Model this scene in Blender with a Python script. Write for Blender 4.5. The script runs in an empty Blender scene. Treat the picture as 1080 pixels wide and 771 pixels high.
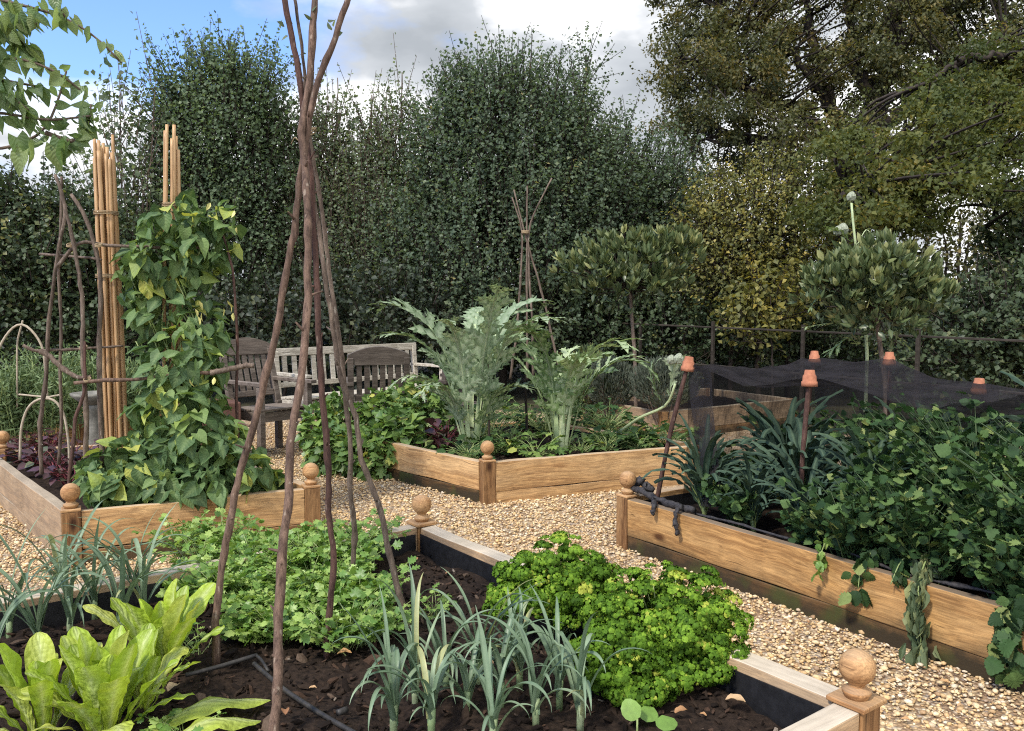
import bpy, bmesh, math
import numpy as np
from mathutils import Vector, Matrix, noise as mnoise

RNG = np.random.default_rng(7)
sc = bpy.context.scene
COL = sc.collection
PI = math.pi

# ------------------------------------------------------------------ camera
F_PX, W_PX, H_PX = 880.0, 1080.0, 771.0
CAM_Z, PITCH = 1.30, math.atan((385.5 - 322.0) / 880.0)
cam_d = bpy.data.cameras.new('camera')
cam_d.sensor_fit = 'HORIZONTAL'; cam_d.sensor_width = 36.0
cam_d.lens = F_PX / W_PX * 36.0
cam_d.clip_end = 2000.0; cam_d.clip_start = 0.05
cam = bpy.data.objects.new('camera', cam_d); COL.objects.link(cam)
cam.location = (0, 0, CAM_Z); cam.rotation_euler = (PI / 2 - PITCH, 0, 0)
sc.camera = cam

def ray(px, py):
    u = (px - W_PX / 2) / F_PX; v = -(py - H_PX / 2) / F_PX
    c, s = math.cos(PITCH), math.sin(PITCH)
    return np.array([u, c + v * s, -s + v * c])
def P(px, py, z):                 # point of the level z seen at a pixel
    d = ray(px, py); t = (z - CAM_Z) / d[2]
    return np.array([0, 0, CAM_Z]) + d * t
def D(px, py, Y):                 # point at the distance Y
    d = ray(px, py); t = Y / d[1]
    return np.array([0, 0, CAM_Z]) + d * t
def pxs(n, Y): return n * Y / F_PX

# ------------------------------------------------------------------ objects
def tag(o, label=None, cat=None, group=None, kind=None):
    if label: o['label'] = label
    if cat: o['category'] = cat
    if group: o['group'] = group
    if kind: o['kind'] = kind
    return o
def thing(name, label, cat, loc=(0, 0, 0), rz=0.0, group=None):
    o = bpy.data.objects.new(name, None); COL.objects.link(o)
    o.empty_display_size = 0.1
    o.location = Vector([float(a) for a in loc]); o.rotation_euler = (0, 0, rz)
    return tag(o, label, cat, group)
def dup(root, loc, rz, label, group=None):
    def cp(o, parent):
        c = o.copy(); COL.objects.link(c)
        if parent is not None: c.parent = parent
        for ch in o.children: cp(ch, c)
        return c
    r = cp(root, None)
    r.location = Vector([float(a) for a in loc]); r.rotation_euler = (0, 0, rz)
    r['label'] = label
    if group: r['group'] = group
    return r

class MB:
    """collects pieces of ONE mesh"""
    def __init__(s): s.V = []; s.F = []; s.n = 0; s.rnd = []; s.rib = []; s.col = []; s.M = []; s.lv = []
    def add(s, V, faces, rnd=0.5, rib=0.0, col=None, mat=0, lv=0.0):
        V = np.asarray(V, dtype=np.float64).reshape(-1, 3); k = len(V)
        s.V.append(V)
        for f in faces:
            f = np.asarray(f, dtype=np.int64)
            if f.ndim == 1: f = f[None]
            s.F.append(f + s.n); s.M.append(np.full(len(f), mat, dtype=np.int32))
        s.rnd.append(np.broadcast_to(np.asarray(rnd, dtype=np.float32), (k,)))
        s.rib.append(np.broadcast_to(np.asarray(rib, dtype=np.float32), (k,)))
        s.lv.append(np.broadcast_to(np.asarray(lv, dtype=np.float32), (k,)))
        if col is not None: s.col.append(np.broadcast_to(np.asarray(col, dtype=np.float32), (k, 3)))
        s.n += k
    def build(s, name, mats, parent=None, origin=(0, 0, 0), smooth=True):
        me = bpy.data.meshes.new(name)
        o3 = np.array([float(a) for a in origin])
        V = (np.concatenate(s.V) - o3).astype(np.float32)
        me.vertices.add(len(V)); me.vertices.foreach_set('co', V.ravel())
        tot = np.concatenate([np.full(len(f), f.shape[1], dtype=np.int32) for f in s.F])
        idx = np.concatenate([f.ravel() for f in s.F]).astype(np.int32)
        me.loops.add(len(idx)); me.loops.foreach_set('vertex_index', idx)
        st = np.zeros(len(tot), dtype=np.int32); st[1:] = np.cumsum(tot)[:-1]
        me.polygons.add(len(tot)); me.polygons.foreach_set('loop_start', st)
        me.polygons.foreach_set('material_index', np.concatenate(s.M))
        me.polygons.foreach_set('use_smooth', np.full(len(tot), smooth))
        a = me.attributes.new('rnd', 'FLOAT', 'POINT'); a.data.foreach_set('value', np.ascontiguousarray(np.concatenate(s.rnd)))
        a = me.attributes.new('rib', 'FLOAT', 'POINT'); a.data.foreach_set('value', np.ascontiguousarray(np.concatenate(s.rib)))
        a = me.attributes.new('lv', 'FLOAT', 'POINT'); a.data.foreach_set('value', np.ascontiguousarray(np.concatenate(s.lv)))
        if s.col:
            c = np.concatenate(s.col); c = np.concatenate([c, np.ones((len(c), 1), np.float32)], 1)
            a = me.attributes.new('col', 'FLOAT_COLOR', 'POINT'); a.data.foreach_set('color', np.ascontiguousarray(c.ravel()))
        me.update(calc_edges=True); me.validate()
        for m in (mats if isinstance(mats, (list, tuple)) else [mats]): me.materials.append(m)
        o = bpy.data.objects.new(name, me); COL.objects.link(o)
        if parent is not None: o.parent = parent
        else: o.location = Vector(o3)
        return o

def unit(v):
    v = np.asarray(v, float); return v / (np.linalg.norm(v, axis=-1, keepdims=True) + 1e-9)
def rvec(n): return unit(RNG.normal(size=(n, 3)))

def tube(mb, pts, rad, seg=7, rnd=0.5, lump=0.0, cap=True, mat=0):
    pts = np.asarray(pts, float); n = len(pts)
    rad = np.broadcast_to(np.asarray(rad, float), (n,))
    T = unit(np.gradient(pts, axis=0))
    a = np.array([0, 0, 1.0]) if abs(T[0, 2]) < .8 else np.array([1.0, 0, 0])
    N = unit(np.cross(T[0], a)); V = []
    ang = np.arange(seg) / seg * 2 * PI
    for i in range(n):
        N = unit(N - T[i] * np.dot(N, T[i])); B = np.cross(T[i], N)
        r = rad[i] * (1 + lump * RNG.normal(size=seg)) if lump else np.full(seg, rad[i])
        V.append(pts[i] + np.outer(np.cos(ang) * r, N) + np.outer(np.sin(ang) * r, B))
    V = np.concatenate(V)
    i, j = np.meshgrid(np.arange(n - 1), np.arange(seg), indexing='ij'); i = i.ravel(); j = j.ravel(); j2 = (j + 1) % seg
    Fq = np.stack([i * seg + j, i * seg + j2, (i + 1) * seg + j2, (i + 1) * seg + j], 1)
    fs = [Fq]
    if cap: fs += [np.arange(seg)[::-1][None], (np.arange(seg) + (n - 1) * seg)[None]]
    mb.add(V, fs, rnd=rnd, mat=mat)

def smooth_path(pts, n):
    pts = np.asarray(pts, float)
    d = np.r_[0, np.cumsum(np.linalg.norm(np.diff(pts, axis=0), axis=1))]; t = np.linspace(0, d[-1], n)
    out = np.stack([np.interp(t, d, pts[:, k]) for k in range(3)], 1)
    for _ in range(max(1, n // 10)):
        out[1:-1] = .25 * out[:-2] + .5 * out[1:-1] + .25 * out[2:]
    return out
def arch(p, az, e0, e1, L, n=10, pw=1.3, twist=0.0):
    t = np.linspace(0, 1, n); e = e0 + (e1 - e0) * t ** pw; a = az + twist * t
    d = np.stack([np.cos(e) * np.cos(a), np.cos(e) * np.sin(a), np.sin(e)], 1) * (L / (n - 1))
    out = np.empty((n, 3)); out[0] = p; out[1:] = np.asarray(p) + np.cumsum(d[:-1], axis=0)
    return out
def blade(mb, path, width, up=None, cols=3, cup=0.2, ruffle=0.0, rf=5.0, rnd=0.5, rib=True, mat=0):
    path = np.asarray(path, float); n = len(path); width = np.broadcast_to(np.asarray(width, float), (n,))
    T = unit(np.gradient(path, axis=0))
    if up is None: up = np.array([0, 0, 1.0])
    S = np.cross(T, up)
    bad = np.linalg.norm(S, axis=1) < .15
    if bad.any():
        g = S[~bad].mean(0) if (~bad).any() else np.array([1.0, 0, 0]); S[bad] = g
    S = unit(S)
    for i in range(1, n):
        if np.dot(S[i], S[i - 1]) < 0: S[i] = -S[i]
    N = np.cross(S, T); u = np.linspace(-1, 1, cols); ph = RNG.random() * 6
    V = np.empty((n, cols, 3)); t = np.linspace(0, 1, n)
    for k in range(cols):
        w = width * u[k]
        h = cup * width * (abs(u[k]) ** 1.5) + ruffle * width * (u[k] ** 2) * np.sin(t * rf * 2 * PI + ph + (1.7 if u[k] < 0 else 0)) \
            + ruffle * .4 * width * np.sin(t * rf * 4.7 + 3 * u[k] + ph)
        V[:, k] = path + S * w[:, None] + N * h[:, None]
    i, j = np.meshgrid(np.arange(n - 1), np.arange(cols - 1), indexing='ij'); i = i.ravel(); j = j.ravel()
    Fq = np.stack([i * cols + j, i * cols + j + 1, (i + 1) * cols + j + 1, (i + 1) * cols + j], 1)
    rb = np.repeat((1 - np.abs(u))[None] ** 3, n, 0).ravel() if rib else 0.0
    mb.add(V.reshape(-1, 3), [Fq], rnd=rnd, rib=rb, mat=mat, lv=np.repeat(t, cols))

# leaf templates: axis +Y, width X, face +Z
def T_diamond(w=.36, fold=.12):
    V = np.array([[0, 0, 0], [w, .42, fold], [0, 1, -.05], [-w, .42, fold]], float)
    return V, np.array([[0, 1, 2], [0, 2, 3]]), np.array([1, 0, .5, 0.])
def T_oval(w=.3, fold=.08, droop=.12):
    ys = [0, .3, .65, 1.0]; ws = [.12, 1, .8, 0]
    V = []; rib = []
    for y, k in zip(ys, ws):
        for s in (-1, 0, 1): V.append([s * w * k, y, fold * abs(s) * k - droop * y * y]); rib.append(1.0 if s == 0 else 0.0)
    Fq = []
    for i in range(3):
        for j in range(2): a = i * 3 + j; Fq.append([a, a + 1, a + 4, a + 3])
    return np.array(V), np.array(Fq), np.array(rib)
def T_grid(prof, cols=5, fold=.12, droop=.2, lobe=.12, wave=.03):
    rows = len(prof); us = np.linspace(-1, 1, cols); V, rib = [], []
    for i, (y, w) in enumerate(prof):
        for u in us:
            yy = y - lobe * abs(u) * (1 - y) ** 6 * 1.6 + .10 * abs(u) * y * (1 - y)
            V.append([u * w, yy, fold * abs(u) ** 1.4 * w * 2 - droop * yy * yy + wave * math.sin(i * 2.1 + (2 if u > 0 else 0)) * abs(u)]); rib.append((1 - abs(u)) ** 3)
    Fq = [[i * cols + j, i * cols + j + 1, (i + 1) * cols + j + 1, (i + 1) * cols + j] for i in range(rows - 1) for j in range(cols - 1)]
    return np.array(V), np.array(Fq), np.array(rib)
def T_heart(w=.5, droop=.22, fold=.12):
    return T_grid([(0, .34 * w / .5), (.08, .44 * w / .5), (.2, .50 * w / .5), (.38, .46 * w / .5), (.56, .34 * w / .5), (.74, .2 * w / .5), (.89, .085 * w / .5), (1.0, .006)], 5, fold, droop, .14)
def T_fan(outline, c=(0, .45), z=.0, rim=.06):
    n = len(outline); V = [[c[0], c[1], z]] + [[x, y, z + rim * ((i % 2) * 2 - 1) - .15 * y * y] for i, (x, y) in enumerate(outline)]
    Ft = [[0, 1 + i, 1 + (i + 1) % n] for i in range(n)]
    return np.array(V), np.array(Ft), np.array([1.0] + [0.0] * n)
def T_lobed():
    h = [(.05, 0), (.30, .18), (.52, .42), (.30, .50), (.46, .80), (.2, .78), (.12, 1.0)]
    return T_fan([(x, y) for x, y in h] + [(-x, y) for x, y in h[::-1]])
def T_serrate():
    h = [(.06, 0), (.22, .03), (.27, .13), (.40, .15), (.42, .27), (.52, .35), (.44, .43), (.46, .55), (.33, .6), (.34, .72), (.21, .77), (.19, .89), (.07, .93)]
    return T_fan(h + [(0, 1.0)] + [(-x, y) for x, y in h[::-1]], rim=.05)
def T_round():
    o = [(.0, -.05), (.25, .0), (.42, .18), (.5, .42), (.42, .7), (.22, .92), (0, 1.0)]
    return T_fan(o + [(-x, y) for x, y in o[-2:0:-1]], rim=.03)
def T_ruffle():
    n = 8; V = [[0, 0, 0.25]]; 
    for r, zz in ((.55, .22), (1.0, 0.0)):
        for k in range(n):
            a = k / n * 2 * PI; z = zz + (.34 if r > .9 else .1) * (1 if k % 2 else -1)
            V.append([r * math.cos(a), r * math.sin(a), z])
    Ft = [[0, 1 + k, 1 + (k + 1) % n] for k in range(n)]
    Fq = [[1 + k, 1 + n + k, 1 + n + (k + 1) % n, 1 + (k + 1) % n] for k in range(n)]
    return np.array(V), (np.array(Ft), np.array(Fq)), np.zeros(len(V))

def scatter(mb, tpl, pos, ydir, ndir, size, rnd, wid=None, mat=0):
    tv, tf, trib = tpl[:3]; n = len(pos)
    if n == 0: return
    y = unit(ydir); x = unit(np.cross(y, ndir)); z = np.cross(x, y)
    size = np.broadcast_to(np.asarray(size, float), (n,)); wid = size if wid is None else np.broadcast_to(np.asarray(wid, float), (n,)) * size
    V = pos[:, None] + tv[None, :, 0:1] * x[:, None] * wid[:, None, None] + tv[None, :, 1:2] * y[:, None] * size[:, None, None] + tv[None, :, 2:3] * z[:, None] * size[:, None, None]
    k = len(tv); off = (np.arange(n) * k)[:, None, None]
    tf = tf if isinstance(tf, tuple) else (tf,)
    fs = [(f[None] + off).reshape(-1, f.shape[1]) for f in tf]
    mb.add(V.reshape(-1, 3), fs, rnd=np.repeat(np.broadcast_to(rnd, (n,)), k), rib=np.tile(trib, n), mat=mat, lv=np.tile(tv[:, 1], n))

# ------------------------------------------------------------------ materials
def newmat(name):
    m = bpy.data.materials.new(name); m.use_nodes = True; nt = m.node_tree; nt.nodes.clear()
    out = nt.nodes.new('ShaderNodeOutputMaterial'); b = nt.nodes.new('ShaderNodeBsdfPrincipled')
    nt.links.new(b.outputs[0], out.inputs[0]); return m, nt, b, out
def N(nt, typ, **kw):
    n = nt.nodes.new(typ)
    for k, v in kw.items():
        if k.startswith('i_'): n.inputs[int(k[2:])].default_value = v
        else: setattr(n, k, v)
    return n
def ramp(nt, fac, stops):
    r = nt.nodes.new('ShaderNodeValToRGB'); e = r.color_ramp.elements
    while len(e) < len(stops): e.new(0.5)
    for el, (p, c) in zip(e, stops): el.position = p; el.color = (*c, 1) if len(c) == 3 else c
    if fac is not None: nt.links.new(fac, r.inputs[0])
    return r
def mixc(nt, fac, a, b, mode='MIX'):
    m = nt.nodes.new('ShaderNodeMix'); m.data_type = 'RGBA'; m.blend_type = mode
    for sock, v in ((m.inputs[0], fac), (m.inputs[6], a), (m.inputs[7], b)):
        if hasattr(v, 'links') or isinstance(v, bpy.types.NodeSocket): nt.links.new(v, sock)
        elif isinstance(v, (int, float)): sock.default_value = v
        else: sock.default_value = (*v, 1) if len(v) == 3 else v
    return m.outputs[2]
def bump(nt, h, b, strength=.3, dist=.01):
    n = nt.nodes.new('ShaderNodeBump'); n.inputs['Strength'].default_value = strength; n.inputs['Distance'].default_value = dist
    nt.links.new(h, n.inputs['Height']); nt.links.new(n.outputs[0], b.inputs['Normal']); return n

def leaf_mat(name, stops, rib=None, rough=.5, trans=.28, tint=(1.25, 1.3, .7), spec=.35, nscale=60.0, ribw=.6, blotch=.25, veins=0, vstr=.35, crinkle=0.0):
    m, nt, b, out = newmat(name)
    a = N(nt, 'ShaderNodeAttribute', attribute_name='rnd'); r = ramp(nt, a.outputs['Fac'], stops); c = r.outputs[0]
    tc = N(nt, 'ShaderNodeTexCoord'); nz = N(nt, 'ShaderNodeTexNoise'); nz.inputs['Scale'].default_value = nscale; nz.inputs['Detail'].default_value = 3
    nt.links.new(tc.outputs['Object'], nz.inputs[0])
    c = mixc(nt, blotch, c, ramp(nt, nz.outputs[0], [(.3, (.45, .45, .4)), (.7, (1.5, 1.5, 1.4))]).outputs[0], 'MULTIPLY')
    if rib:
        g = N(nt, 'ShaderNodeAttribute', attribute_name='rib'); mu = N(nt, 'ShaderNodeMath', operation='MULTIPLY', i_1=ribw); nt.links.new(g.outputs['Fac'], mu.inputs[0])
        c = mixc(nt, mu.outputs[0], c, rib)
    hgt = nz.outputs[0]
    if veins:
        g = N(nt, 'ShaderNodeAttribute', attribute_name='rib'); lv = N(nt, 'ShaderNodeAttribute', attribute_name='lv')
        pw = N(nt, 'ShaderNodeMath', operation='POWER', i_1=1 / 3.0); nt.links.new(g.outputs['Fac'], pw.inputs[0])      # 1 - |across|
        ma = N(nt, 'ShaderNodeMath', operation='MULTIPLY_ADD', i_1=.42); nt.links.new(pw.outputs[0], ma.inputs[0]); nt.links.new(lv.outputs['Fac'], ma.inputs[2])
        mm = N(nt, 'ShaderNodeMath', operation='MULTIPLY', i_1=veins * 2 * PI); nt.links.new(ma.outputs[0], mm.inputs[0])
        sn = N(nt, 'ShaderNodeMath', operation='SINE'); nt.links.new(mm.outputs[0], sn.inputs[0])
        vr = ramp(nt, sn.outputs[0], [(.80, (0, 0, 0)), (.98, (vstr,) * 3)]); c = mixc(nt, vr.outputs[0], c, rib or (.3, .35, .15))
        hs = N(nt, 'ShaderNodeMath', operation='MULTIPLY_ADD', i_1=.5); nt.links.new(sn.outputs[0], hs.inputs[0]); nt.links.new(nz.outputs[0], hs.inputs[2]); hgt = hs.outputs[0]
    nt.links.new(c, b.inputs['Base Color']); b.inputs['Roughness'].default_value = rough; b.inputs['Specular IOR Level'].default_value = spec
    if crinkle:
        vo = N(nt, 'ShaderNodeTexVoronoi'); vo.inputs['Scale'].default_value = 75; nt.links.new(tc.outputs['Object'], vo.inputs[0])
        hs2 = N(nt, 'ShaderNodeMath', operation='MULTIPLY_ADD', i_1=-1.5); nt.links.new(vo.outputs['Distance'], hs2.inputs[0]); nt.links.new(hgt, hs2.inputs[2]); hgt = hs2.outputs[0]
        bump(nt, hgt, b, crinkle, .006)
    else: bump(nt, hgt, b, .25, .004)
    t = N(nt, 'ShaderNodeBsdfTranslucent'); nt.links.new(mixc(nt, 1.0, c, tint, 'MULTIPLY'), t.inputs[0])
    ms = N(nt, 'ShaderNodeMixShader'); ms.inputs[0].default_value = trans
    nt.links.new(b.outputs[0], ms.inputs[1]); nt.links.new(t.outputs[0], ms.inputs[2]); nt.links.new(ms.outputs[0], out.inputs[0])
    return m

def wood_mat(name, ca, cb, cc, grey=None, greyamt=0.0, damp=0.0, algae=0.0, scale=1.0, side_grey=0.0, drng=(.015, .14)):
    """planks whose grain runs along their own x axis; weathered tops; damp stain rising from the underside"""
    m, nt, b, out = newmat(name)
    tc = N(nt, 'ShaderNodeTexCoord'); oi = N(nt, 'ShaderNodeObjectInfo')
    sh = N(nt, 'ShaderNodeVectorMath', operation='SCALE'); sh.inputs['Scale'].default_value = 37.0
    cmb = N(nt, 'ShaderNodeCombineXYZ')
    for k in range(3): nt.links.new(oi.outputs['Random'], cmb.inputs[k])
    nt.links.new(cmb.outputs[0], sh.inputs[0])
    ad = N(nt, 'ShaderNodeVectorMath', operation='ADD'); nt.links.new(tc.outputs['Object'], ad.inputs[0]); nt.links.new(sh.outputs[0], ad.inputs[1])
    # wavering grain: bend the coordinates with slow noise
    n0 = N(nt, 'ShaderNodeTexNoise'); n0.inputs['Scale'].default_value = 2.2; n0.inputs['Detail'].default_value = 2; nt.links.new(ad.outputs[0], n0.inputs[0])
    sub = N(nt, 'ShaderNodeVectorMath', operation='SUBTRACT', i_1=(.5, .5, .5)); nt.links.new(n0.outputs['Color'], sub.inputs[0])
    sc2 = N(nt, 'ShaderNodeVectorMath', operation='MULTIPLY', i_1=(.05, .09, .09)); nt.links.new(sub.outputs[0], sc2.inputs[0])
    ad2 = N(nt, 'ShaderNodeVectorMath', operation='ADD'); nt.links.new(ad.outputs[0], ad2.inputs[0]); nt.links.new(sc2.outputs[0], ad2.inputs[1])
    mp = N(nt, 'ShaderNodeMapping'); mp.inputs['Scale'].default_value = (2.5 * scale, 75 * scale, 75 * scale); nt.links.new(ad2.outputs[0], mp.inputs[0])
    g = N(nt, 'ShaderNodeTexNoise'); g.inputs['Scale'].default_value = 1.0; g.inputs['Detail'].default_value = 5; g.inputs['Roughness'].default_value = .65; nt.links.new(mp.outputs[0], g.inputs[0])
    mp2 = N(nt, 'ShaderNodeMapping'); mp2.inputs['Scale'].default_value = (.9 * scale, 16 * scale, 16 * scale); nt.links.new(ad2.outputs[0], mp2.inputs[0])
    g2 = N(nt, 'ShaderNodeTexNoise'); g2.inputs['Scale'].default_value = 1.0; g2.inputs['Detail'].default_value = 4; nt.links.new(mp2.outputs[0], g2.inputs[0])
    c = mixc(nt, ramp(nt, g.outputs[0], [(.38, (0, 0, 0)), (.60, (1, 1, 1))]).outputs[0], ca, cb)
    c = mixc(nt, ramp(nt, g2.outputs[0], [(.42, (0, 0, 0)), (.72, (.8, .8, .8))]).outputs[0], c, cc)
    # knots
    vk = N(nt, 'ShaderNodeTexVoronoi'); mk = N(nt, 'ShaderNodeMapping'); mk.inputs['Scale'].default_value = (2.3, 5.5, 5.5)
    nt.links.new(ad2.outputs[0], mk.inputs[0]); nt.links.new(mk.outputs[0], vk.inputs[0]); vk.inputs['Scale'].default_value = 1.0
    kn = ramp(nt, vk.outputs['Distance'], [(.05, (1, 1, 1)), (.13, (0, 0, 0))])
    c = mixc(nt, kn.outputs[0], c, (cb[0] * .35, cb[1] * .28, cb[2] * .25))
    # end checks and scratches
    mp3 = N(nt, 'ShaderNodeMapping'); mp3.inputs['Scale'].default_value = (1.6, 60, 60); nt.links.new(ad2.outputs[0], mp3.inputs[0])
    g3 = N(nt, 'ShaderNodeTexNoise'); g3.inputs['Scale'].default_value = 1.3; g3.inputs['Detail'].default_value = 2; nt.links.new(mp3.outputs[0], g3.inputs[0])
    ck = ramp(nt, g3.outputs[0], [(.68, (0, 0, 0)), (.74, (.7, .7, .7))]); c = mixc(nt, ck.outputs[0], c, (cb[0] * .3, cb[1] * .28, cb[2] * .28))
    mp4 = N(nt, 'ShaderNodeMapping'); mp4.inputs['Scale'].default_value = (9, 210, 210); nt.links.new(ad2.outputs[0], mp4.inputs[0])
    g4 = N(nt, 'ShaderNodeTexNoise'); g4.inputs['Scale'].default_value = 1.0; g4.inputs['Detail'].default_value = 3; nt.links.new(mp4.outputs[0], g4.inputs[0])
    c = mixc(nt, .55, c, ramp(nt, g4.outputs[0], [(.34, (.5, .46, .42)), (.66, (1.35, 1.35, 1.3))]).outputs[0], 'MULTIPLY')
    sp4 = N(nt, 'ShaderNodeTexNoise'); sp4.inputs['Scale'].default_value = 38; sp4.inputs['Detail'].default_value = 6; sp4.inputs['Roughness'].default_value = .8; nt.links.new(ad.outputs[0], sp4.inputs[0])
    c = mixc(nt, ramp(nt, sp4.outputs[0], [(.60, (0, 0, 0)), (.72, (.55, .55, .55))]).outputs[0], c, (.09, .06, .035))
    big = N(nt, 'ShaderNodeTexNoise'); big.inputs['Scale'].default_value = 5.0; big.inputs['Detail'].default_value = 5; big.inputs['Roughness'].default_value = .65; nt.links.new(ad.outputs[0], big.inputs[0])
    c = mixc(nt, .45, c, ramp(nt, big.outputs[0], [(.3, (.5, .48, .46)), (.7, (1.35, 1.35, 1.35))]).outputs[0], 'MULTIPLY')
    if grey:
        geo = N(nt, 'ShaderNodeNewGeometry'); sx = N(nt, 'ShaderNodeSeparateXYZ'); nt.links.new(geo.outputs['True Normal'], sx.inputs[0])
        tp = ramp(nt, sx.outputs['Z'], [(.55, (side_grey,) * 3), (.8, (greyamt,) * 3)])
        gm = mixc(nt, g.outputs[0], tuple(x * .55 for x in grey), tuple(min(1, x * 1.35) for x in grey))
        gm = mixc(nt, .35, gm, ramp(nt, big.outputs[0], [(.35, (.5, .5, .45)), (.65, (1.3, 1.3, 1.3))]).outputs[0], 'MULTIPLY')
        c = mixc(nt, tp.outputs[0], c, gm)
    if damp:
        sz = N(nt, 'ShaderNodeSeparateXYZ'); nt.links.new(tc.outputs['Object'], sz.inputs[0])
        # object z runs from minus half height to plus half height
        mr = N(nt, 'ShaderNodeMapRange'); mr.inputs['From Min'].default_value = drng[0]; mr.inputs['From Max'].default_value = drng[1]; mr.inputs['To Min'].default_value = 1.0; mr.inputs['To Max'].default_value = 0.0
        nt.links.new(sz.outputs['Z'], mr.inputs[0])
        mu = N(nt, 'ShaderNodeMath', operation='MULTIPLY_ADD', i_1=1.6, i_2=-.75); nt.links.new(big.outputs[0], mu.inputs[0])
        a3 = N(nt, 'ShaderNodeMath', operation='ADD'); nt.links.new(mr.outputs[0], a3.inputs[0]); nt.links.new(mu.outputs[0], a3.inputs[1])
        dr = ramp(nt, a3.outputs[0], [(.35, (0, 0, 0)), (.75, (damp, damp, damp))])
        c = mixc(nt, dr.outputs[0], c, (.035, .026, .014))
        if algae:
            nm = N(nt, 'ShaderNodeTexNoise'); nm.inputs['Scale'].default_value = 7; nm.inputs['Detail'].default_value = 6; nt.links.new(ad.outputs[0], nm.inputs[0])
            ar = ramp(nt, nm.outputs[0], [(.52, (0, 0, 0)), (.68, (algae, algae, algae))]); c = mixc(nt, ar.outputs[0], c, (.05, .055, .015))
    nt.links.new(c, b.inputs['Base Color']); b.inputs['Roughness'].default_value = .72; b.inputs['Specular IOR Level'].default_value = .25
    bump(nt, g.outputs[0], b, .35, .003)
    return m

def simple_mat(name, ca, cb, scale=20.0, rough=.7, bumpv=.3, dist=.004, metal=0.0, detail=5, stretch=None, spec=.3):
    m, nt, b, out = newmat(name)
    tc = N(nt, 'ShaderNodeTexCoord'); mp = N(nt, 'ShaderNodeMapping'); mp.inputs['Scale'].default_value = stretch or (1, 1, 1); nt.links.new(tc.outputs['Object'], mp.inputs[0])
    nz = N(nt, 'ShaderNodeTexNoise'); nz.inputs['Scale'].default_value = scale; nz.inputs['Detail'].default_value = detail; nz.inputs['Roughness'].default_value = .65
    nt.links.new(mp.outputs[0], nz.inputs[0])
    c = ramp(nt, nz.outputs[0], [(.32, ca), (.68, cb)]); nt.links.new(c.outputs[0], b.inputs['Base Color'])
    b.inputs['Roughness'].default_value = rough; b.inputs['Metallic'].default_value = metal; b.inputs['Specular IOR Level'].default_value = spec
    bump(nt, nz.outputs[0], b, bumpv, dist); return m

def bark_mat(name, ca, cb, spot):
    m, nt, b, out = newmat(name); tc = N(nt, 'ShaderNodeTexCoord')
    mp = N(nt, 'ShaderNodeMapping'); mp.inputs['Scale'].default_value = (1, 1, .22); nt.links.new(tc.outputs['Object'], mp.inputs[0])
    n1 = N(nt, 'ShaderNodeTexNoise'); n1.inputs['Scale'].default_value = 70; n1.inputs['Detail'].default_value = 6; n1.inputs['Roughness'].default_value = .75; nt.links.new(mp.outputs[0], n1.inputs[0])
    n2 = N(nt, 'ShaderNodeTexNoise'); n2.inputs['Scale'].default_value = 7; n2.inputs['Detail'].default_value = 4; nt.links.new(tc.outputs['Object'], n2.inputs[0])
    c = ramp(nt, n1.outputs[0], [(.34, ca), (.66, cb)]).outputs[0]
    c = mixc(nt, .7, c, ramp(nt, n2.outputs[0], [(.3, (.5, .46, .45)), (.7, (1.45, 1.42, 1.4))]).outputs[0], 'MULTIPLY')
    v = N(nt, 'ShaderNodeTexVoronoi'); v.inputs['Scale'].default_value = 60; v.inputs['Randomness'].default_value = 1.0; nt.links.new(mp.outputs[0], v.inputs[0])
    n3 = N(nt, 'ShaderNodeTexNoise'); n3.inputs['Scale'].default_value = 30; n3.inputs['Detail'].default_value = 5; n3.inputs['Roughness'].default_value = .7; nt.links.new(tc.outputs['Object'], n3.inputs[0])
    sm = N(nt, 'ShaderNodeMath', operation='SUBTRACT'); nt.links.new(n3.outputs[0], sm.inputs[0]); nt.links.new(v.outputs['Distance'], sm.inputs[1])
    c = mixc(nt, ramp(nt, sm.outputs[0], [(.30, (0, 0, 0)), (.44, (.5, .5, .5))]).outputs[0], c, spot)
    nt.links.new(c, b.inputs['Base Color']); b.inputs['Roughness'].default_value = .8; b.inputs['Specular IOR Level'].default_value = .3
    bump(nt, n1.outputs[0], b, .9, .006); return m
M = {}
M['timber'] = wood_mat('honey_softwood', (.53, .315, .13), (.29, .15, .055), (.62, .41, .2), grey=(.47, .39, .29), greyamt=.6, side_grey=.06)
M['timber_right'] = wood_mat('tan_softwood', (.45, .255, .095), (.27, .14, .05), (.53, .33, .14), grey=(.2, .155, .11), greyamt=.9, damp=.6, drng=(-.14, -.01))
M['timber_damp'] = wood_mat('damp_softwood', (.38, .21, .09), (.20, .10, .04), (.44, .27, .125), grey=(.3, .25, .18), greyamt=.5, damp=.85, algae=.6)
M['timber_wet'] = wood_mat('wet_dark_softwood', (.15, .08, .03), (.05, .028, .012), (.21, .12, .05), grey=(.2, .16, .1), greyamt=.3, damp=.95, algae=.9)
M['timber_old'] = wood_mat('weathered_softwood', (.42, .26, .125), (.24, .135, .06), (.48, .33, .19), grey=(.52, .45, .35), greyamt=.92, side_grey=.2)
M['timber_left'] = wood_mat('browned_softwood', (.33, .20, .10), (.17, .095, .045), (.38, .26, .15), grey=(.36, .30, .22), greyamt=.85, side_grey=.3)
M['post'] = wood_mat('post_softwood', (.26, .135, .055), (.13, .062, .024), (.34, .20, .09), grey=(.4, .3, .2), greyamt=.3, scale=1.0)
M['finial'] = wood_mat('turned_softwood', (.42, .235, .105), (.27, .135, .055), (.47, .29, .14), grey=(.42, .33, .22), greyamt=.25, scale=.8)
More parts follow.
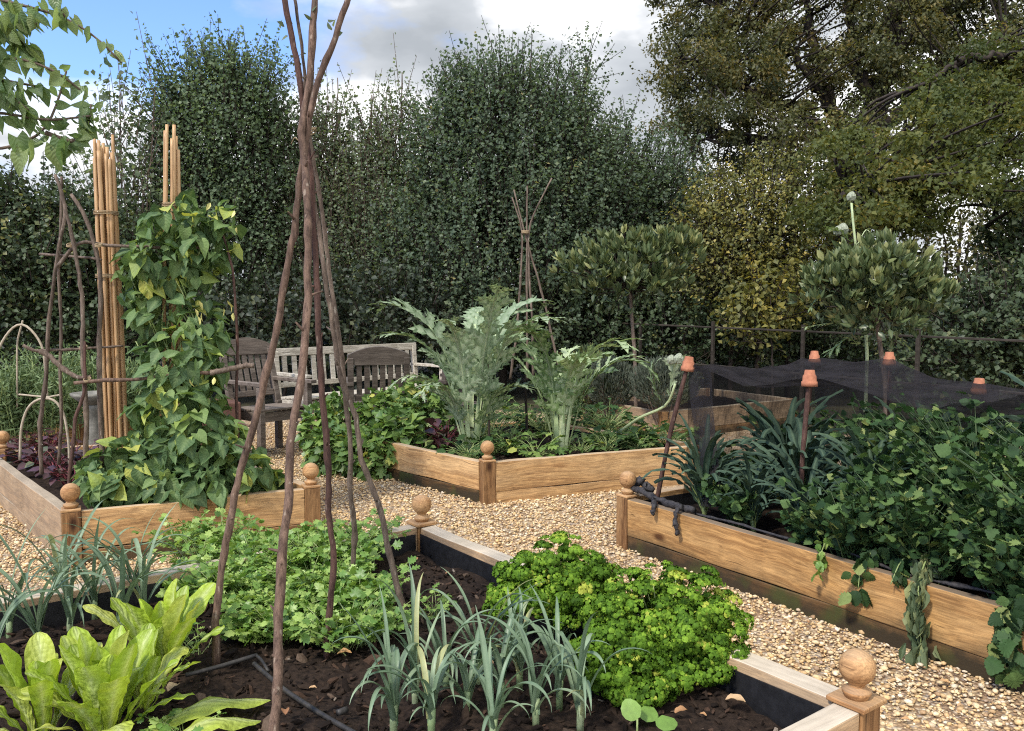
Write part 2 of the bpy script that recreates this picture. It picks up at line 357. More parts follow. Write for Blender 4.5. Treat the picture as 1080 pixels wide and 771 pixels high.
M['liner'] = simple_mat('black_liner', (.008, .008, .009), (.018, .018, .02), 30, .5, .2)
M['bolt'] = simple_mat('rusty_bolt', (.02, .014, .01), (.05, .035, .025), 80, .6, .2, .001)
M['soil'] = simple_mat('dark_compost', (.009, .006, .0045), (.040, .026, .018), 55, .95, .9, .012, spec=.15)
M['bark'] = bark_mat('hazel_bark', (.045, .026, .018), (.185, .12, .085), (.36, .29, .22))
M['bark_dark'] = simple_mat('dark_bark', (.018, .013, .010), (.05, .038, .03), 12, .9, .8, .01, stretch=(1, 1, .3))
M['bark_red'] = bark_mat('red_brown_bark', (.030, .014, .011), (.11, .058, .043), (.24, .17, .13))
M['bark_mid'] = bark_mat('grey_brown_bark', (.055, .037, .027), (.19, .145, .11), (.36, .31, .25))
M['bamboo'] = simple_mat('bamboo_cane_skin', (.30, .16, .065), (.50, .32, .16), 14, .45, .2, .002, stretch=(1, 1, .2), spec=.4)
M['node'] = simple_mat('bamboo_joint', (.16, .09, .04), (.25, .15, .07), 30, .6)
M['twine'] = simple_mat('jute_twine', (.20, .14, .08), (.33, .25, .15), 90, .9)
M['terracotta'] = simple_mat('terracotta', (.24, .085, .045), (.40, .165, .09), 26, .85, .3, .002)
M['hose'] = simple_mat('black_hose_rubber', (.012, .012, .013), (.05, .045, .04), 25, .5, .15)
M['bench'] = wood_mat('weathered_bench_paint', (.50, .46, .385), (.27, .235, .185), (.57, .53, .455), grey=(.48, .44, .37), greyamt=.6)
M['teak'] = wood_mat('dark_teak', (.085, .066, .054), (.045, .034, .028), (.12, .098, .082), grey=(.16, .14, .12), greyamt=.6)
M['teak_grey'] = wood_mat('brown_grey_teak', (.14, .112, .092), (.075, .058, .047), (.19, .16, .135), grey=(.24, .2, .17), greyamt=.6)
M['fence'] = wood_mat('dark_fence_wood', (.035, .028, .022), (.02, .016, .012), (.06, .05, .04), grey=(.10, .09, .075), greyamt=.7)
M['chip'] = None
M['wicker'] = simple_mat('pale_willow', (.25, .2, .14), (.42, .36, .27), 40, .8)
M['red'] = simple_mat('red_box', (.075, .035, .025), (.14, .07, .05), 8, .8)

M['tree_a'] = leaf_mat('hazel_leaf', [(0, (.070, .105, .062)), (.6, (.130, .180, .100)), (1, (.23, .29, .16))], trans=.46, rough=.5, nscale=8, spec=.3)
M['tree_b'] = leaf_mat('thin_tree_leaf', [(0, (.095, .125, .078)), (.6, (.16, .20, .118)), (1, (.27, .30, .17))], trans=.46, rough=.5, nscale=8, spec=.3)
M['tree_c'] = leaf_mat('maple_leaf', [(0, (.068, .102, .066)), (.7, (.122, .165, .098)), (.95, (.20, .24, .13)), (1, (.30, .25, .11))], trans=.46, rough=.5, nscale=8, spec=.3)
M['tree_y'] = leaf_mat('yellowing_leaf', [(0, (.085, .10, .042)), (.45, (.18, .185, .06)), (.8, (.34, .29, .075)), (1, (.5, .39, .1))], trans=.42, rough=.5, nscale=8, tint=(1.15, 1.1, .55))
M['oak'] = leaf_mat('oak_leaf', [(0, (.055, .066, .030)), (.5, (.108, .115, .046)), (.8, (.18, .155, .058)), (1, (.27, .2, .075))], trans=.38, rough=.5, nscale=8, tint=(1.2, 1.1, .5), spec=.3)
M['oak_l'] = leaf_mat('olive_oak_leaf', [(0, (.052, .072, .024)), (.5, (.102, .122, .036)), (.8, (.165, .16, .045)), (1, (.27, .21, .06))], trans=.40, rough=.55, nscale=8, tint=(1.2, 1.1, .5), spec=.25)
M['hedge'] = leaf_mat('hedge_leaf', [(0, (.022, .032, .020)), (.7, (.048, .064, .038)), (1, (.10, .11, .05))], trans=.3, rough=.5, nscale=8)
M['shrub'] = leaf_mat('shrub_leaf', [(0, (.034, .056, .030)), (.7, (.072, .102, .046)), (1, (.2, .19, .06))], trans=.3, rough=.5, nscale=8)
M['bramble'] = leaf_mat('bramble_leaf', [(0, (.034, .050, .026)), (.7, (.07, .10, .045)), (1, (.16, .16, .075))], trans=.25, rough=.5, nscale=8)
M['std'] = leaf_mat('glossy_evergreen_leaf', [(0, (.026, .047, .022)), (.5, (.055, .09, .036)), (.78, (.15, .175, .065)), (1, (.36, .36, .16))], rib=(.3, .32, .15), ribw=.3, trans=.2, rough=.35, nscale=20)
M['near'] = leaf_mat('lilac_leaf', [(0, (.095, .16, .07)), (.6, (.175, .255, .11)), (1, (.28, .34, .14))], rib=(.28, .36, .17), ribw=.4, trans=.45, rough=.4, veins=6, vstr=.2)
M['bean'] = leaf_mat('bean_leaf', [(0, (.05, .095, .04)), (.45, (.095, .165, .062)), (.80, (.165, .245, .08)), (.93, (.29, .36, .08)), (1, (.47, .46, .10))], rib=(.24, .32, .13), ribw=.4, trans=.3, rough=.55, nscale=25, veins=5, vstr=.22, spec=.25)
M['lettuce'] = leaf_mat('lettuce_leaf', [(0, (.24, .36, .03)), (.6, (.37, .50, .05)), (1, (.52, .56, .12))], rib=(.58, .64, .30), ribw=.7, trans=.35, rough=.42, nscale=28, tint=(1.15, 1.1, .5), blotch=.4, veins=6, vstr=.06, crinkle=.35)
M['leek'] = leaf_mat('leek_leaf', [(0, (.075, .125, .072)), (.6, (.13, .195, .115)), (.93, (.215, .285, .175)), (1, (.36, .36, .16))], rib=(.28, .36, .24), ribw=.35, trans=.18, rough=.42, nscale=40, tint=(1.2, 1.3, .8))
M['leek_stem'] = leaf_mat('leek_shaft', [(0, (.20, .28, .13)), (1, (.32, .38, .22))], trans=.1, rough=.5)
M['parsley'] = leaf_mat('curly_parsley_leaf', [(0, (.042, .095, .009)), (.5, (.105, .205, .018)), (.88, (.215, .35, .034)), (1, (.38, .42, .065))], trans=.3, rough=.65, nscale=90, tint=(1.2, 1.2, .4), blotch=.4, spec=.15)
M['herb'] = leaf_mat('leaf_celery', [(0, (.09, .19, .035)), (.5, (.19, .32, .065)), (1, (.36, .48, .13))], trans=.3, rough=.42, nscale=60, tint=(1.2, 1.2, .5), spec=.5)
M['stalk'] = leaf_mat('green_stalk', [(0, (.18, .25, .08)), (1, (.34, .40, .17))], trans=.15, rough=.5)
M['cardoon'] = leaf_mat('cardoon_leaf', [(0, (.12, .18, .09)), (.6, (.21, .285, .165)), (1, (.37, .43, .29))], rib=(.5, .55, .4), ribw=.4, trans=.22, rough=.6, nscale=35)
M['cardoon_dk'] = leaf_mat('cardoon_green_leaf', [(0, (.10, .165, .06)), (.6, (.18, .27, .10)), (1, (.36, .44, .27))], rib=(.48, .53, .36), ribw=.4, trans=.25, rough=.55, nscale=35)
M['stalk_dk'] = leaf_mat('dark_celery_stalk', [(0, (.035, .065, .025)), (1, (.08, .12, .045))], trans=.1, rough=.5)
M['rib'] = leaf_mat('cardoon_rib', [(0, (.32, .40, .20)), (1, (.50, .56, .34))], trans=.1, rough=.5)
M['kale'] = leaf_mat('black_kale_leaf', [(0, (.018, .038, .027)), (.6, (.036, .064, .045)), (1, (.07, .11, .07))], rib=(.13, .18, .10), ribw=.4, trans=.1, rough=.7, nscale=120, spec=.15, blotch=.5)
M['celery'] = leaf_mat('celery_leaf', [(0, (.020, .046, .018)), (.6, (.046, .096, .030)), (.93, (.11, .18, .055)), (1, (.26, .3, .1))], trans=.25, rough=.6, nscale=40, spec=.2)
M['wilt'] = leaf_mat('wilted_leaf', [(0, (.075, .115, .06)), (.6, (.14, .18, .095)), (1, (.32, .34, .15))], trans=.2, rough=.6, nscale=40)
M['squash'] = leaf_mat('strawberry_leaf', [(0, (.06, .125, .03)), (.6, (.13, .225, .055)), (.93, (.23, .33, .08)), (1, (.5, .46, .1))], rib=(.24, .32, .12), ribw=.3, trans=.28, rough=.42, nscale=30, spec=.5)
M['beet'] = leaf_mat('dark_red_leaf', [(0, (.022, .016, .016)), (.45, (.045, .024, .026)), (.7, (.075, .036, .04)), (.82, (.05, .075, .035)), (1, (.10, .14, .055))], rib=(.16, .06, .07), ribw=.4, trans=.12, rough=.35, nscale=30, spec=.5)
M['feather'] = leaf_mat('fennel_leaf', [(0, (.08, .13, .05)), (1, (.2, .27, .12))], trans=.2, rough=.6)
M['silver'] = leaf_mat('silver_leaf', [(0, (.055, .072, .048)), (1, (.12, .135, .10))], trans=.15, rough=.7)
M['litter'] = leaf_mat('dry_leaf', [(0, (.22, .10, .05)), (.6, (.44, .25, .11)), (1, (.50, .36, .22))], trans=.1, rough=.7)
M['seed'] = simple_mat('grey_thistle_bud', (.16, .18, .12), (.34, .36, .27), 60, .8, .6, .004)
M['pod'] = leaf_mat('bean_pod', [(0, (.38, .34, .10)), (1, (.58, .54, .2))], trans=.15, rough=.5)

def attr_col_mat(name, rough=.7, nscale=220, spec=.3):
    m, nt, b, out = newmat(name); a = N(nt, 'ShaderNodeAttribute', attribute_name='col')
    tc = N(nt, 'ShaderNodeTexCoord'); nz = N(nt, 'ShaderNodeTexNoise'); nz.inputs['Scale'].default_value = nscale; nz.inputs['Detail'].default_value = 3; nt.links.new(tc.outputs['Object'], nz.inputs[0])
    nt.links.new(mixc(nt, .5, a.outputs['Color'], ramp(nt, nz.outputs[0], [(.3, (.55, .5, .45)), (.7, (1.3, 1.3, 1.3))]).outputs[0], 'MULTIPLY'), b.inputs['Base Color'])
    b.inputs['Roughness'].default_value = rough; b.inputs['Specular IOR Level'].default_value = spec; return m
M['pebble'] = attr_col_mat('flint_pebble')
M['chip'] = attr_col_mat('bark_chip', .9, 120, .15)

def gravel_mat():
    m, nt, b, out = newmat('gravel_bed')
    tc = N(nt, 'ShaderNodeTexCoord'); v = N(nt, 'ShaderNodeTexVoronoi'); v.inputs['Scale'].default_value = 62; nt.links.new(tc.outputs['Object'], v.inputs[0])
    sx = N(nt, 'ShaderNodeSeparateColor'); nt.links.new(v.outputs['Color'], sx.inputs[0])
    c = ramp(nt, sx.outputs[0], [(0, (.2, .13, .08)), (.3, (.38, .25, .14)), (.6, (.5, .36, .2)), (.85, (.6, .5, .35)), (1, (.3, .24, .2))])
    ed = ramp(nt, v.outputs['Distance'], [(.25, (1, 1, 1)), (.8, (.5, .46, .42))])
    nt.links.new(mixc(nt, 1.0, c.outputs[0], ed.outputs[0], 'MULTIPLY'), b.inputs['Base Color']); b.inputs['Roughness'].default_value = .85
    inv = N(nt, 'ShaderNodeMath', operation='SUBTRACT', i_0=1.0); nt.links.new(v.outputs['Distance'], inv.inputs[1]); bump(nt, inv.outputs[0], b, .9, .012); return m
M['gravel'] = gravel_mat()
M['earth'] = simple_mat('leaf_litter_earth', (.018, .016, .010), (.06, .055, .025), 3, .95, .8, .03)

def net_mat():
    m, nt, b, out = newmat('black_netting')
    b.inputs['Base Color'].default_value = (.026, .024, .026, 1); b.inputs['Roughness'].default_value = .9; b.inputs['Specular IOR Level'].default_value = .0
    tc = N(nt, 'ShaderNodeTexCoord')
    nz = N(nt, 'ShaderNodeTexNoise'); nz.inputs['Scale'].default_value = 9; nz.inputs['Detail'].default_value = 6; nt.links.new(tc.outputs['Object'], nz.inputs[0])
    mp = N(nt, 'ShaderNodeMapping'); mp.inputs['Scale'].default_value = (14, 90, 14); mp.inputs['Rotation'].default_value = (0, .3, .95); nt.links.new(tc.outputs['Object'], mp.inputs[0])
    st = N(nt, 'ShaderNodeTexNoise'); st.inputs['Scale'].default_value = 1.0; st.inputs['Detail'].default_value = 4; st.inputs['Roughness'].default_value = .7; nt.links.new(mp.outputs[0], st.inputs[0])
    md = N(nt, 'ShaderNodeMath', operation='MULTIPLY_ADD', i_1=.8, i_2=-.4); nt.links.new(st.outputs[0], md.inputs[0])
    sm = N(nt, 'ShaderNodeMath', operation='ADD'); nt.links.new(nz.outputs[0], sm.inputs[0]); nt.links.new(md.outputs[0], sm.inputs[1])
    a = ramp(nt, sm.outputs[0], [(.30, (.34, .34, .34)), (.72, (.86, .86, .86))])
    tr = N(nt, 'ShaderNodeBsdfTransparent'); ms = N(nt, 'ShaderNodeMixShader')
    nt.links.new(a.outputs[0], ms.inputs[0]); nt.links.new(tr.outputs[0], ms.inputs[1]); nt.links.new(b.outputs[0], ms.inputs[2]); nt.links.new(ms.outputs[0], out.inputs[0]); return m
M['net'] = net_mat()

# ------------------------------------------------------------------ ground
def sheet(name, pts, z, mat):
    mb = MB(); mb.add([[x, y, z] for x, y in pts], [np.arange(len(pts))[None]]); return tag(mb.build(name, mat, smooth=False), kind='structure')
sheet('ground', [(-600, -600), (600, -600), (600, 600), (-600, 600)], 0.0, M['earth'])
sheet('gravel_path', [(-7, -2), (6, -2), (6, 7.2), (2.6, 8.6), (-.4, 10.4), (-7, 9.0)], 0.006, M['gravel'])

# ------------------------------------------------------------------ raised beds
BEDZ = .28
def box_bm(lx, ly, lz, bev=.004, wob=0.0, nseg=1):
    bm = bmesh.new(); bmesh.ops.create_cube(bm, size=1.0)
    for v in bm.verts: v.co = Vector((v.co.x * lx, v.co.y * ly, v.co.z * lz))
    if nseg > 1:
        es = [e for e in bm.edges if abs(e.verts[0].co.x - e.verts[1].co.x) > lx * .5]
        bmesh.ops.subdivide_edges(bm, edges=es, cuts=nseg - 1)
        sd = RNG.random() * 50
        for v in bm.verts:
            v.co.y += wob * (mnoise.noise(Vector((v.co.x * 2.2 + sd, v.co.z * 3, v.co.y * 8)))); v.co.z += wob * .9 * (mnoise.noise(Vector((v.co.x * 2.6 + sd + 9, v.co.y * 8, v.co.z * 2))))
    if bev:
        es = [e for e in bm.edges if len(e.link_faces) == 2 and e.calc_face_angle(0) > .6]
        bmesh.ops.bevel(bm, geom=es, offset=bev, segments=2, affect='EDGES', profile=.5)
    return bm
def bm_obj(name, bm, mat, parent=None, loc=(0, 0, 0), rot=(0, 0, 0), smooth=False):
    me = bpy.data.meshes.new(name); bm.to_mesh(me); bm.free(); me.materials.append(mat)
    if smooth: me.polygons.foreach_set('use_smooth', [True] * len(me.polygons))
    o = bpy.data.objects.new(name, me); COL.objects.link(o); o.location = Vector([float(a) for a in loc]); o.rotation_euler = rot
    if parent is not None: o.parent = parent
    return o
def lathe_bm(prof, seg=24):
    bm = bmesh.new(); rings = []
    for r, z in prof:
        rings.append([bm.verts.new((max(r, 1e-4) * math.cos(2 * PI * k / seg), max(r, 1e-4) * math.sin(2 * PI * k / seg), z)) for k in range(seg)])
    for a, b in zip(rings[:-1], rings[1:]):
        for k in range(seg): bm.faces.new((a[k], a[(k + 1) % seg], b[(k + 1) % seg], b[k]))
    bm.faces.new(rings[0][::-1]); bm.faces.new(rings[-1]); return bm
def finial_mesh():
    R = .0455; zc = .078
    prof = [(.030, .0), (.031, .006), (.036, .012), (.036, .019), (.028, .024), (.021, .029), (.021, .034)]
    for k in range(12):
        a = -1.0 + (PI / 2 + 1.0) * k / 11; prof.append((R * math.cos(a), zc + R * math.sin(a)))
    bm = lathe_bm(prof, 28)
    me = bpy.data.meshes.new('finial'); bm.to_mesh(me); bm.free(); me.materials.append(M['finial']); me.polygons.foreach_set('use_smooth', [True] * len(me.polygons)); return me
FINIAL = finial_mesh()
BEDS = []
def bed(label, corners, mats, finials, posts=(0, 1, 2, 3), edges=(0, 1, 2, 3), soil_z=.19, z=BEDZ, split=.085, liner=True, thick=.055, group='timber raised beds'):
    c = [np.array([a[0], a[1]], float) for a in corners]; cen = sum(c) / 4
    BEDS.append([tuple(a) for a in c])
    root = thing('raised_bed', label, 'raised bed', (cen[0], cen[1], 0), 0, group)
    hp = .043
    for i in range(4):
        if i not in edges: continue
        a, b2 = c[i], c[(i + 1) % 4]; d = b2 - a; L = np.linalg.norm(d); d /= L; nrm = np.array([d[1], -d[0]])
        if np.dot(nrm, (a + b2) / 2 - cen) < 0: nrm = -nrm
        rz = math.atan2(d[1], d[0]); mid = (a + b2) / 2 + nrm * (hp - thick / 2 - .004)
        Lb = L - 2 * hp - .004
        up, lo = mats[i]
        for (z0, z1, mm, th) in ((split + .003, z, up, thick), (-.10, split, lo, thick - .006)):
            o = bm_obj('side_board', box_bm(Lb, th, z1 - z0, .004, .007, max(2, int(L / .09))), M[mm], root,
                       (mid[0] - cen[0], mid[1] - cen[1], (z0 + z1) / 2), (0, 0, rz))
        # black liner hanging down the inner face
        if liner:
            mi = (a + b2) / 2 + nrm * (hp - thick - .012)
            bm_obj('liner', box_bm(Lb - .03, .004, z - .03 - .05, 0, .006, 8), M['liner'], root, (mi[0] - cen[0], mi[1] - cen[1], (z - .025 + .05) / 2), (0, 0, rz))
    d0 = unit(c[1] - c[0]); rz = math.atan2(d0[1], d0[0])
    for i in posts:
        o = bm_obj('corner_post', box_bm(z + .10 + .002, .086, .086, .004), M['post'], root, (c[i][0] - cen[0], c[i][1] - cen[1], (z + .002 - .10) / 2), (0, -PI / 2, 0))
        o.rotation_mode = 'XYZ'; o.rotation_euler = (Matrix.Rotation(rz, 3, 'Z') @ Matrix.Rotation(-PI / 2, 3, 'Y')).to_euler()
        for dx, zz in ((0, .205), (0, .13)):
            bt = bm_obj('bolt', lathe_bm([(.006, -.003), (.006, .003), (.004, .0045)], 10), M['bolt'], o)
            bt.location = (zz - (z + .002 - .10) / 2, dx, -.0435); bt.rotation_euler = (PI, 0, 0)
        if i in finials:
            cw = .108 if len(BEDS) == 1 else .09
            cap = bm_obj('post_cap', box_bm(cw, cw, .014, .004), M['finial'], root, (c[i][0] - cen[0], c[i][1] - cen[1], z + .0095), (0, 0, rz))
            f = bpy.data.objects.new('finial', FINIAL); COL.objects.link(f); f.parent = cap; f.location = (0, 0, .007)
    # soil
    q = [cen + (a - cen) * .955 for a in c]; n = 60; mb = MB()
    u, v = np.meshgrid(np.linspace(0, 1, n), np.linspace(0, 1, n), indexing='ij'); u = u.ravel()[:, None]; v = v.ravel()[:, None]
    xy = q[0] * (1 - u) * (1 - v) + q[1] * u * (1 - v) + q[2] * u * v + q[3] * (1 - u) * v
    zz = np.array([soil_z + .035 * mnoise.noise(Vector((x * 4, y * 4, 1))) + .018 * mnoise.noise(Vector((x * 14, y * 14, 5))) + .010 * mnoise.noise(Vector((x * 45, y * 45, 9))) for x, y in xy])
    i, j = np.meshgrid(np.arange(n - 1), np.arange(n - 1), indexing='ij'); i = i.ravel(); j = j.ravel()
    mb.add(np.c_[xy, zz], [np.stack([i * n + j, (i + 1) * n + j, (i + 1) * n + j + 1, i * n + j + 1], 1)])
    mb.build('soil', M['soil'], root, (cen[0], cen[1], 0))
    return root
def xy(p): return np.array([p[0], p[1]])

A1 = xy(P(903, 741, BEDZ)); A2 = xy(P(445, 553, BEDZ)); dA = unit(A2 - A1); eA = np.array([-dA[1], dA[0]]) * 2.6   # toward the left of the frame
if eA[0] > 0: eA = -eA
A3 = A2 + eA; A0 = A1 + eA
bedA = bed('weathered raised bed in the foreground with leeks, lettuces and a pole wigwam', [A1, A2, A3, A0],
           [('timber_old', 'timber_damp')] * 4, (0, 1), soil_z=.175, thick=.075)
B1 = xy(P(514, 487, BEDZ)); B0 = xy(P(428, 469, BEDZ)); B2 = xy(P(737, 469, BEDZ))
B0 = B1 + (B0 - B1) * 1.9; B3 = B0 + (B2 - B1)
bed('orange raised bed at the centre with cardoons behind one ball finial', [B1, B2, B3, B0],
    [('timber', 'timber')] + [('timber', 'timber_damp')] * 2 + [('timber', 'timber_wet')], (0,), soil_z=.2)
C1 = xy(P(75, 539, BEDZ)); C2 = xy(P(328, 514, BEDZ)); CL = xy(P(0, 484, BEDZ)); eC = unit(CL - C1) * 2.2
bed('raised bed at the left with climbing beans and dark red leaves', [C1, C2, C2 + eC, C1 + eC],
    [('timber', 'timber_damp'), ('timber', 'timber_damp'), ('timber', 'timber_damp'), ('timber_left', 'timber_left')], (0, 1), soil_z=.2)
D1 = xy(P(662, 524, BEDZ)); Dp = xy(P(1044, 633, BEDZ)); dD = unit(Dp - D1); D0 = D1 + dD * 2.9; eD = np.array([-dD[1], dD[0]])
if eD[1] < 0: eD = -eD
eD = unit(eD) * 1.5
bed('raised bed at the right with dark leafy crops under a black net', [D1, D0, D0 + eD, D1 + eD],
    [('timber_right', 'timber_wet')] + [('timber', 'timber_damp')] * 3, (0,), soil_z=.2)
E1 = xy(P(700, 434, BEDZ)); E2 = xy(P(618, 420, BEDZ)); eE = np.array([1.6, 1.1])
bed('raised bed behind the cardoons with its brown board in shadow', [E1, E2, E2 + eE, E1 + eE], [('timber_left', 'timber_damp')] * 4, (), soil_z=.2, liner=False)
G1 = xy(P(84, 447, .30)); G2 = xy(P(-60, 452, .30))
bed('low raised bed at the far left behind the wire hoops', [G2, G1, G1 + np.array([.3, 1.4]), G2 + np.array([.3, 1.4])], [('timber', 'timber_damp')] * 4, (), soil_z=.2, liner=False, z=.30)

# a finial ball seen at the very left edge, on the next post of the left bed
# ------------------------------------------------------------------ gravel pebbles (stuff)
def inside(poly, X, Y, grow=0.0):
    poly = np.array(poly); cen = poly.mean(0); poly = cen + (poly - cen) * (1 + grow)
    r = None
    for k in range(4):
        a, b = poly[k], poly[(k + 1) % 4]; s = (b[0] - a[0]) * (Y - a[1]) - (b[1] - a[1]) * (X - a[0])
        r = (s > 0) if r is None else r + (s > 0)
    return r
def inbed(X, Y):
    m = np.zeros(len(X), bool)
    for p in BEDS:
        p = np.array(p); s = []
        for k in range(4):
            a, b = p[k], p[(k + 1) % 4]; s.append((b[0] - a[0]) * (Y - a[1]) - (b[1] - a[1]) * (X - a[0]))
        s = np.array(s); m |= (s > -.02).all(0) | (s < .02).all(0)
    return m
ico = bmesh.new(); bmesh.ops.create_icosphere(ico, subdivisions=1, radius=.5); ico.verts.ensure_lookup_table()
ICOV = np.array([v.co[:] for v in ico.verts]); ICOF = np.array([[v.index for v in f.verts] for f in ico.faces]); ico.free()
def pebbles():
    n = 250000
    Y = RNG.uniform(1.5, 9.0, n); X = RNG.uniform(-4.2, 3.2, n)
    keep = (np.abs(X) < Y * .64 + .15) & ~inbed(X, Y)
    # only where paths run
    keep &= ~((Y > 6.2) & (X > -.7)); keep &= ~((X > .9) & (Y > 4.6))
    keep &= RNG.random(n) < np.clip(1.35 - Y * .10, .35, 1.0)
    X = X[keep]; Y = Y[keep]; k = len(X)
    sz = np.clip(RNG.lognormal(math.log(.0115), .36, k), .005, .028)
    S = sz[:, None] * np.stack([RNG.uniform(.9, 1.5, k), RNG.uniform(.75, 1.1, k), RNG.uniform(.45, .75, k)], 1)
    rz = RNG.uniform(0, 2 * PI, k); tx = RNG.normal(0, .35, k)
    V = ICOV[None] * (1 + RNG.normal(0, .10, (k, len(ICOV), 1))) * S[:, None]
    c, s = np.cos(tx)[:, None], np.sin(tx)[:, None]; V = np.stack([V[..., 0], V[..., 1] * c - V[..., 2] * s, V[..., 1] * s + V[..., 2] * c], -1)
    c, s = np.cos(rz)[:, None], np.sin(rz)[:, None]; V = np.stack([V[..., 0] * c - V[..., 1] * s, V[..., 0] * s + V[..., 1] * c, V[..., 2]], -1)
    Z = .006 + sz * RNG.uniform(.05, .75, k) + .012 * np.array([mnoise.noise(Vector((x * 2, y * 2, 0))) for x, y in zip(X, Y)])
    V += np.stack([X, Y, Z], 1)[:, None]
    pal = np.array([(.62, .48, .29), (.66, .53, .35), (.52, .35, .18), (.40, .25, .13), (.26, .15, .09), (.70, .62, .49), (.42, .35, .28), (.20, .13, .11), (.58, .40, .19), (.72, .66, .55), (.30, .22, .2)])
    pr = np.array([.20, .16, .17, .12, .07, .08, .04, .04, .09, .02, .01])
    C = (pal[RNG.choice(len(pal), k, p=pr)] * .66 + np.array([.57, .41, .20]) * .34) * RNG.uniform(.82, 1.22, (k, 1))
    mb = MB(); off = (np.arange(k) * len(ICOV))[:, None, None]
    mb.add(V.reshape(-1, 3), [(ICOF[None] + off).reshape(-1, 3)], col=np.repeat(C, len(ICOV), 0))
    o = mb.build('gravel', M['pebble']); tag(o, 'loose cream and brown gravel covering the paths', 'gravel', kind='stuff')
pebbles()
def mulch():
    k = 5200; u = RNG.random(k); v = RNG.random(k)
    q = [np.array(a) for a in BEDS[0]]; cen = sum(q) / 4; q = [cen + (a - cen) * .93 for a in q]
    p = q[0] * ((1 - u) * (1 - v))[:, None] + q[1] * (u * (1 - v))[:, None] + q[2] * (u * v)[:, None] + q[3] * ((1 - u) * v)[:, None]
    q = [np.array(a) for a in BEDS[1]]; cen = sum(q) / 4; q = [cen + (a - cen) * .9 for a in q]; k2 = 1800; u2 = RNG.random(k2); v2 = RNG.random(k2)
    p2 = q[0] * ((1 - u2) * (1 - v2))[:, None] + q[1] * (u2 * (1 - v2))[:, None] + q[2] * (u2 * v2)[:, None] + q[3] * ((1 - u2) * v2)[:, None]
    p = np.r_[p, p2]; k += k2
    zb = np.r_[np.full(k - k2, .178), np.full(k2, .203)]
    Z = zb + np.array([.035 * mnoise.noise(Vector((x * 4, y * 4, 1))) + .018 * mnoise.noise(Vector((x * 14, y * 14, 5))) for x, y in p])
    sz = RNG.lognormal(math.log(.016), .45, k)
    S = sz[:, None] * np.stack([RNG.uniform(.8, 2.2, k), RNG.uniform(.4, .9, k), RNG.uniform(.2, .6, k)], 1)
    V = ICOV[None] * (1 + RNG.normal(0, .2, (k, len(ICOV), 1))) * S[:, None]
    tx = RNG.normal(0, .5, k); rz = RNG.uniform(0, 2 * PI, k)
    c, s = np.cos(tx)[:, None], np.sin(tx)[:, None]; V = np.stack([V[..., 0] * c - V[..., 2] * s, V[..., 1], V[..., 0] * s + V[..., 2] * c], -1)
    c, s = np.cos(rz)[:, None], np.sin(rz)[:, None]; V = np.stack([V[..., 0] * c - V[..., 1] * s, V[..., 0] * s + V[..., 1] * c, V[..., 2]], -1)
    V += np.c_[p, Z + .002][:, None]
    pal = np.array([(.012, .008, .006), (.03, .02, .014), (.06, .036, .024), (.10, .07, .05), (.22, .18, .14)])
    C = pal[RNG.choice(5, k, p=[.42, .33, .17, .065, .015])]
    mb = MB(); off = (np.arange(k) * len(ICOV))[:, None, None]
    mb.add(V.reshape(-1, 3), [(ICOF[None] + off).reshape(-1, 3)], col=np.repeat(C, len(ICOV), 0))
    tag(mb.build('bark_mulch', M['chip'], smooth=False), 'dark crumbs and bark bits strewn over the soil', 'mulch', kind='stuff')
mulch()

# ------------------------------------------------------------------ hazel pole wigwam
def stick(mb, pix, Y0, Y1, r0, r1, n=34, seg=8, knots=True, rnd=.5):
    """a natural stick through image points, its distance going from Y0 (first point) to Y1 (last)"""
    pix = np.array(pix, float); d = np.r_[0, np.cumsum(np.linalg.norm(np.diff(pix, axis=0), axis=1))]; d /= d[-1]
    w = np.array([D(a, b, Y0 + (Y1 - Y0) * t) for (a, b), t in zip(pix, d)])
    w = smooth_path(w, n); kk = np.linspace(0, 1, max(5, n // 4)); jj = RNG.normal(0, r0 * .55, (len(kk), 3)); jj[0] = 0; jj[-1] = 0; w += np.stack([np.interp(np.linspace(0, 1, n), kk, jj[:, q]) for q in range(3)], 1); w[1:-1] += RNG.normal(0, r0 * .09, (n - 2, 3))
    rad = np.linspace(r0, r1, n) * (1 + RNG.normal(0, .05, n))
    if knots:
        for k in RNG.choice(np.arange(2, n - 2), max(2, n // 8), replace=False): rad[k] *= 1.16
    tube(mb, w, rad, seg, lump=.05, rnd=rnd); return w
wb = P(322, 690, .17)
wig = thing('pole_wigwam', 'tall wigwam of tied brown hazel poles standing in the foreground bed', 'wigwam', (wb[0], wb[1], .17))
def ybase(px, py, z=.17): return P(px, py, z)[1]
poles = [([(228, 706), (233, 600), (245, 510), (275, 420), (300, 300), (318, 185), (325, 125), (346, 55), (369, -8)], 706, 2.66, .0120, .0090, 'bark'),
         ([(286, 795), (293, 640), (298, 540), (311, 430), (325, 330), (325, 200), (322, 150), (327, 60), (333, -10)], 795, 2.76, .0126, .0100, 'bark'),
         ([(344, 696), (350, 600), (346, 500), (340, 430), (336, 330), (330, 230), (326, 140), (308, 40), (298, -10)], 696, 2.70, .0100, .0090, 'bark_red'),
         ([(373, 634), (373, 560), (370, 470), (358, 350), (345, 260), (335, 200), (326, 130), (318, 55), (309, -10)], 634, 2.72, .0105, .005, 'bark_mid'),
         ([(434, 668), (420, 610), (390, 510), (360, 400), (343, 290), (331, 190), (325, 130), (329, 60), (332, -10)], 668, 2.74, .0112, .005, 'bark_mid')]
